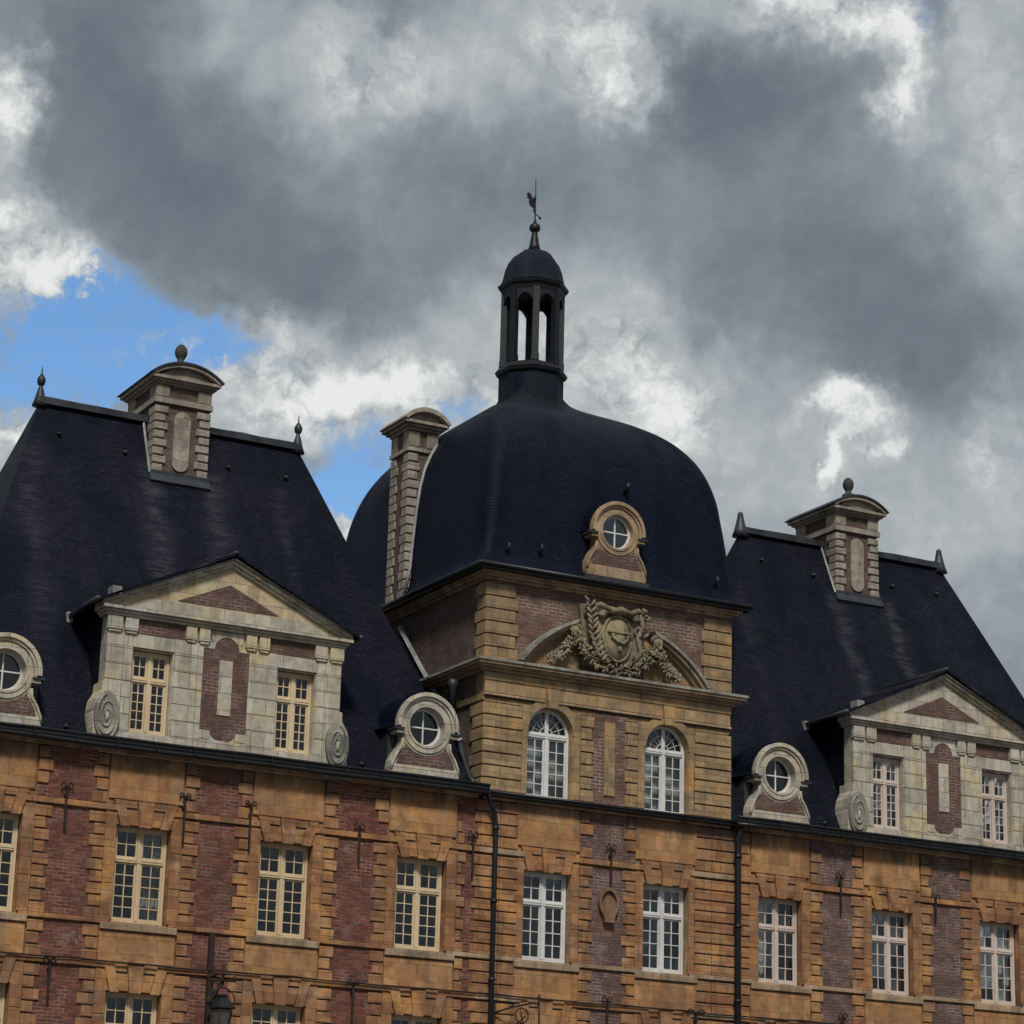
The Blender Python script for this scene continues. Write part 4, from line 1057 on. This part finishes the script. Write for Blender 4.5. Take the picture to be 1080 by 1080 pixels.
# raised device on the shield: a bar, a bent arm and a small diamond below
q.box(-.32, .36, -.455, -.3, 17.40, 17.45, CART)
q.tube([(-.24, -.44, 17.3), (-.08, -.46, 17.16), (.1, -.46, 17.12), (.24, -.45, 17.26)], .04, CART, 6)
q.tube([(.24, -.45, 17.26), (.2, -.46, 17.34)], .035, CART, 5)
q.ell((.02, -.43, 16.98), (.07, .03, .09), CART); q.ell((-.2, -.44, 17.33), (.06, .03, .05), CART); q.ell((.26, -.43, 17.33), (.05, .03, .05), CART)
# crown-like crest and drapery folds on top
for i in range(9):
    a = PI*i/8
    q.ell((.02+.5*math.cos(a), -.32, 17.86+.17*math.sin(a)), (.12, .12, .09), CART, rot('Y', a))
q.tube([(-.9, -.25, 18.02), (-.55, -.36, 18.12), (-.2, -.42, 17.98), (.05, -.42, 18.04), (.3, -.42, 17.96), (.6, -.36, 18.1), (.92, -.25, 18.0)], [.05, .08, .09, .1, .09, .08, .05], CART, 8)
# side scrolls curling out
for s0 in (-1, 1):
    for (sx, sz, r0, n_) in ((.66, 17.52, .17, 13), (.86, 17.95, .11, 11), (.72, 16.85, .13, 11)):
        q.tube([(s0*(sx+(r0-.010*i)*math.cos(i*.6)), -.30, sz+(r0-.010*i)*math.sin(i*.6)) for i in range(n_)], .042, CART, 6)
    q.tube([(s0*.50, -.32, 16.66), (s0*.72, -.34, 17.0), (s0*.62, -.3, 17.4), (s0*.78, -.34, 17.75), (s0*.66, -.34, 18.02)], [.05, .07, .05, .06, .05], CART, 7)
def leaf(x, y, z, ang, L, wd, tilt=0.0):
    q.ell((x+math.cos(ang)*L*.5, y, z+math.sin(ang)*L*.5), (L*.55, .035, wd), CART, rot('Y', -ang) @ rot('X', tilt), 7, 5)
# laurel branch rising on the left, oak spray on the right
stem = [(-.50, 16.6), (-.66, 16.9), (-.78, 17.3), (-.82, 17.7), (-.90, 18.1)]
for i in range(22):
    t_ = i/21*3.99; k_ = int(t_); u = t_-k_
    x_ = stem[k_][0]*(1-u)+stem[k_+1][0]*u; z_ = stem[k_][1]*(1-u)+stem[k_+1][1]*u
    leaf(x_, -.40-.03*rnd.random(), z_, PI/2+(.7 if i % 2 else -.7)+rnd.uniform(-.15, .15), .24, .045)
    if i % 3 == 0: leaf(-x_+.02, -.34, z_, PI/2+(.9 if i % 2 else -.9)+rnd.uniform(-.2, .2), .2, .05)
q.tube([(x_, -.39, z_) for x_, z_ in stem], .025, CART, 5)
# garland of fruit and leaves along the foot and hanging from the volutes
def garland(pts, w, n_):
    for i in range(n_):
        t_ = (len(pts)-1.001)*i/(n_-1); k_ = int(t_); u = t_-k_
        x_ = pts[k_][0]*(1-u)+pts[k_+1][0]*u; z_ = pts[k_][1]*(1-u)+pts[k_+1][1]*u
        ww = w*(.55+.6*math.sin(PI*i/(n_-1)))
        for j in range(4):
            a = rnd.uniform(0, 2*PI); r = rnd.uniform(.022, .05)
            q.ell((x_+ww*.7*math.cos(a), -.24-.14*rnd.random(), z_+ww*.7*math.sin(a)), (r, r*.9, r*1.1), CART, None, 7, 5)
        for j in range(6):
            a = rnd.uniform(0, 2*PI); leaf(x_+ww*.5*math.cos(a), -.22-.16*rnd.random(), z_+ww*.5*math.sin(a), a, .15, .026, rnd.uniform(-.6, .6))
garland([(-1.15, 17.2), (-1.0, 16.85), (-.6, 16.55), (0, 16.42), (.6, 16.5), (1.0, 16.8), (1.15, 17.1)], .14, 34)
garland([(-1.18, 17.2), (-1.42, 16.95), (-1.62, 16.66), (-2.0, 16.42)], .085, 15)
garland([(1.18, 17.2), (1.38, 16.95), (1.55, 16.62), (1.9, 16.42)], .085, 15)
q = q.build('coat_of_arms', TW, (0, 0, 16.9*.08)); q.scale = (.93, 1, .92)

# niche on the middle pier
m = MB()
nx, nz = 0.0, 10.85
cm = OCH
rim = [(nx+.27*math.cos(a), nz+.36*math.sin(a)) for a in [2*PI*i/28 for i in range(29)]]
m.strip([(nx+(x_-nx)*.78, nz+(z_-nz)*.8) for x_, z_ in rim], rim, -.14, -.02, NICHE)
m.prism([(nx+.21*math.cos(a), nz+.29*math.sin(a)) for a in [2*PI*i/24 for i in range(24)]], -.055, -.0, NICHE)
m.prism([(nx-.17, nz-.28), (nx-.12, nz-.43), (nx+.12, nz-.43), (nx+.17, nz-.28)], -.16, -.02, NICHE)
m.box(nx-.13, nx+.13, -.18, -.02, nz-.47, nz-.43, NICHE); m.box(nx-.15, nx+.15, -.028, -.01, nz-.80, nz-.49, NICHE)
m.build('niche', TW)
for x_, a, b_ in ((.05, 11.25, 12.25), (0.0, 7.75, 8.66)): anchor(a, b_).build('wall_anchor', TW, (x_, 0, 0))
anchor(7.6, 8.52, wide=.24).build('wall_anchor', TW, (2.45, -.02, 0))
# windows of the tower
wn = window(WHITE, 1.24, 2.09, 4); wn.parent = TW; wn.location = (-1.64, .2, Z_SILL); copy_part(wn, TW, (1.64, .2, Z_SILL))
w2 = window(WHITE, 1.24, 2.46, 5, up_frac=.3); w2.parent = TW; w2.location = (-1.64, .2, 5.4); copy_part(w2, TW, (1.64, .2, 5.4))
aw = window(WHITE, 2*AW-.01, ASP-ABOT, 5, 'arched_window', True, up_frac=.035)
curtain(2*AW, ASP-ABOT-.1).build('curtain', aw)
aw.parent = TW; aw.location = (-1.64, .2, ABOT); copy_part(aw, TW, (1.64, .2, ABOT))
# downpipes either side of the tower
dp = MB()
dp.tube([(-3.42, -.30, 13.08), (-3.38, -.28, 12.95), (-3.2, -.2, 12.65), (-3.13, -.17, 12.35), (-3.13, -.17, 11.9), (-3.13, -.17, .2)], .062, BLACK, 10)
for z_ in (12.3, 10.6, 8.8, 7.0, 5.0): dp.tube([(-3.13, -.17, z_-.04), (-3.13, -.17, z_+.04)], .085, BLACK, 10)
dp.build('downpipe', TW)
dp = MB()
dp.tube([(3.62, -.30, 13.08), (3.60, -.2, 12.8), (3.60, -.19, 12.3), (3.60, -.19, .2)], .078, BLACK, 10)
for z_ in (12.3, 10.6, 8.8, 7.0, 5.0): dp.tube([(3.60, -.19, z_-.04), (3.60, -.19, z_+.04)], .1, BLACK, 10)
dp.build('downpipe', TW)

# ------------------------------------------------------------------ wall lanterns
def wall_lantern(x, y, zt, label):
    """iron bracket and hexagonal street lantern; zt is the height of the bracket arm"""
    T = thing('wall_lantern', label, 'lantern', (x, 0, zt), 'wall lanterns on iron brackets')
    m = MB()
    m.box(-.05, .05, -.14, -.03, -1.1, .25, IRON)
    m.tube([(0, -.12, .12), (0, y*.6, .16), (0, y-.35, .10)], .025, IRON, 6)
    m.tube([(0, -.12, -.8), (0, y*.45, -.55), (0, y*.75, -.1), (0, y, .12)], .022, IRON, 6)
    m.tube([(0, y*.5+.16*math.cos(a), -.12+.16*math.sin(a)) for a in [i*.55 for i in range(13)]], .016, IRON, 5)
    m.build('bracket', T)
    c = MB()
    # hoop over the lantern, cross bar and finials
    c.tube([(0, y, .34), (0, y, -.1)], .032, IRON, 6)
    c.tube([(-.36, y, .0), (.30, y, .0)], .024, IRON, 6); c.tube([(-.36, y, -.01), (-.36, y, .10)], .02, IRON, 5); c.ell((.26, y, .06), (.03, .03, .07), IRON)
    c.tube([(-.03, y, -.10), (-.14, y, -.22), (-.20, y, -.42)], .035, IRON, 6)
    c.tube([(.30*math.cos(a), y, -.42+.26*math.sin(a)) for a in [PI*i/12 for i in range(13)]]+[(-.30, y, -.55)], .016, IRON, 5)
    c.tube([(.30, y, -.42), (.30, y, -.6)], .016, IRON, 5)
    c.ell((-.30, y, -.45), (.07, .07, .09), IRON)
    c.lathe([(.12, -.30), (.14, -.33), (.12, -.36), (.19, -.40), (.28, -.55), (.29, -.60), (.26, -.61)], 0, y, DARKLEAF, 6, False)
    c.lathe([(.24, -.615), (.255, -.66)], 0, y, IRON, 6, False)
    for k_ in range(6):
        a = 2*PI*k_/6
        c.tube([(.25*math.cos(a), y+.25*math.sin(a), -.64), (.14*math.cos(a), y+.14*math.sin(a), -1.22)], .014, IRON, 5)
    c.lathe([(.16, -1.20), (.17, -1.24), (.10, -1.32), (.03, -1.42), (.01, -1.46)], 0, y, DARKLEAF, 6, False)
    co = c.build('lantern_frame', T)
    gl = MB(); gl.lathe([(.235, -.655), (.13, -1.21)], 0, y, FROST, 6, False); gl.build('lantern_glass', co)
    return T
wall_lantern(-10.05, -.85, 8.18, 'black iron wall lantern with glass, hanging by the rusty post under the cream-framed windows')
def bracket_lantern(x, zt, label):
    T = thing('wall_lantern', label, 'lantern', (x, 0, zt), 'wall lanterns on iron brackets')
    m = MB()
    m.box(-.03, .03, -.12, -.03, -.9, .0, IRON)
    m.tube([(0, -.1, -.25), (.3, -.35, -.12), (.7, -.6, -.02), (.84, -.72, -.02)], .022, IRON, 6)
    m.tube([(.84, -.72, -.06), (.84, -.72, .10)], .02, IRON, 5); m.ell((.84, -.72, .13), (.03, .03, .06), IRON)
    m.tube([(.3, -.3, -.12), (.42, -.4, .0), (.62, -.55, .02)], .016, IRON, 5)
    m.tube([(.52+.17*math.cos(a), -.5, -.30+.17*math.sin(a)) for a in [i*.5 for i in range(14)]], .017, IRON, 5)
    m.tube([(0, -.1, -.85), (.3, -.35, -.65), (.6, -.55, -.3)], .02, IRON, 6)
    m.build('bracket', T)
    c = MB()
    c.tube([(.84, -.72, -.04), (.84, -.72, -.55)], .014, IRON, 5)
    c.lathe([(.08, -.55), (.10, -.58), (.26, -.80), (.27, -.84), (.23, -.85)], .84, -.72, DARKLEAF, 6, False)
    for k_ in range(6):
        a = 2*PI*k_/6
        c.tube([(.84+.23*math.cos(a), -.72+.23*math.sin(a), -.86), (.84+.13*math.cos(a), -.72+.13*math.sin(a), -1.4)], .013, IRON, 5)
    c.lathe([(.15, -1.39), (.16, -1.43), (.03, -1.58)], .84, -.72, DARKLEAF, 6, False)
    co = c.build('lantern_frame', T)
    gl = MB(); gl.lathe([(.215, -.86), (.12, -1.4)], .84, -.72, FROST, 6, False); gl.build('lantern_glass', co)
bracket_lantern(-3.02, 8.30, 'scrolled black iron bracket of a lantern beside the left downpipe of the tower')

# ------------------------------------------------------------------ cable along the façade
m = MB(); pts = []
xx = -16.6
while xx <= 13.6:
    ph_ = (xx+16.6) % 1.7/1.7
    pts.append((xx, -.125, 8.475-.02*math.sin(PI*ph_)+.012*math.sin(xx*1.3)+(.0 if xx < 6 else 0))); xx += .34
m.tube(pts, .017, BLACK, 6)
o = m.build('electric_cable'); o['label'] = 'thin black cable running along the string course above the bottom row of windows'; o['category'] = 'cable'
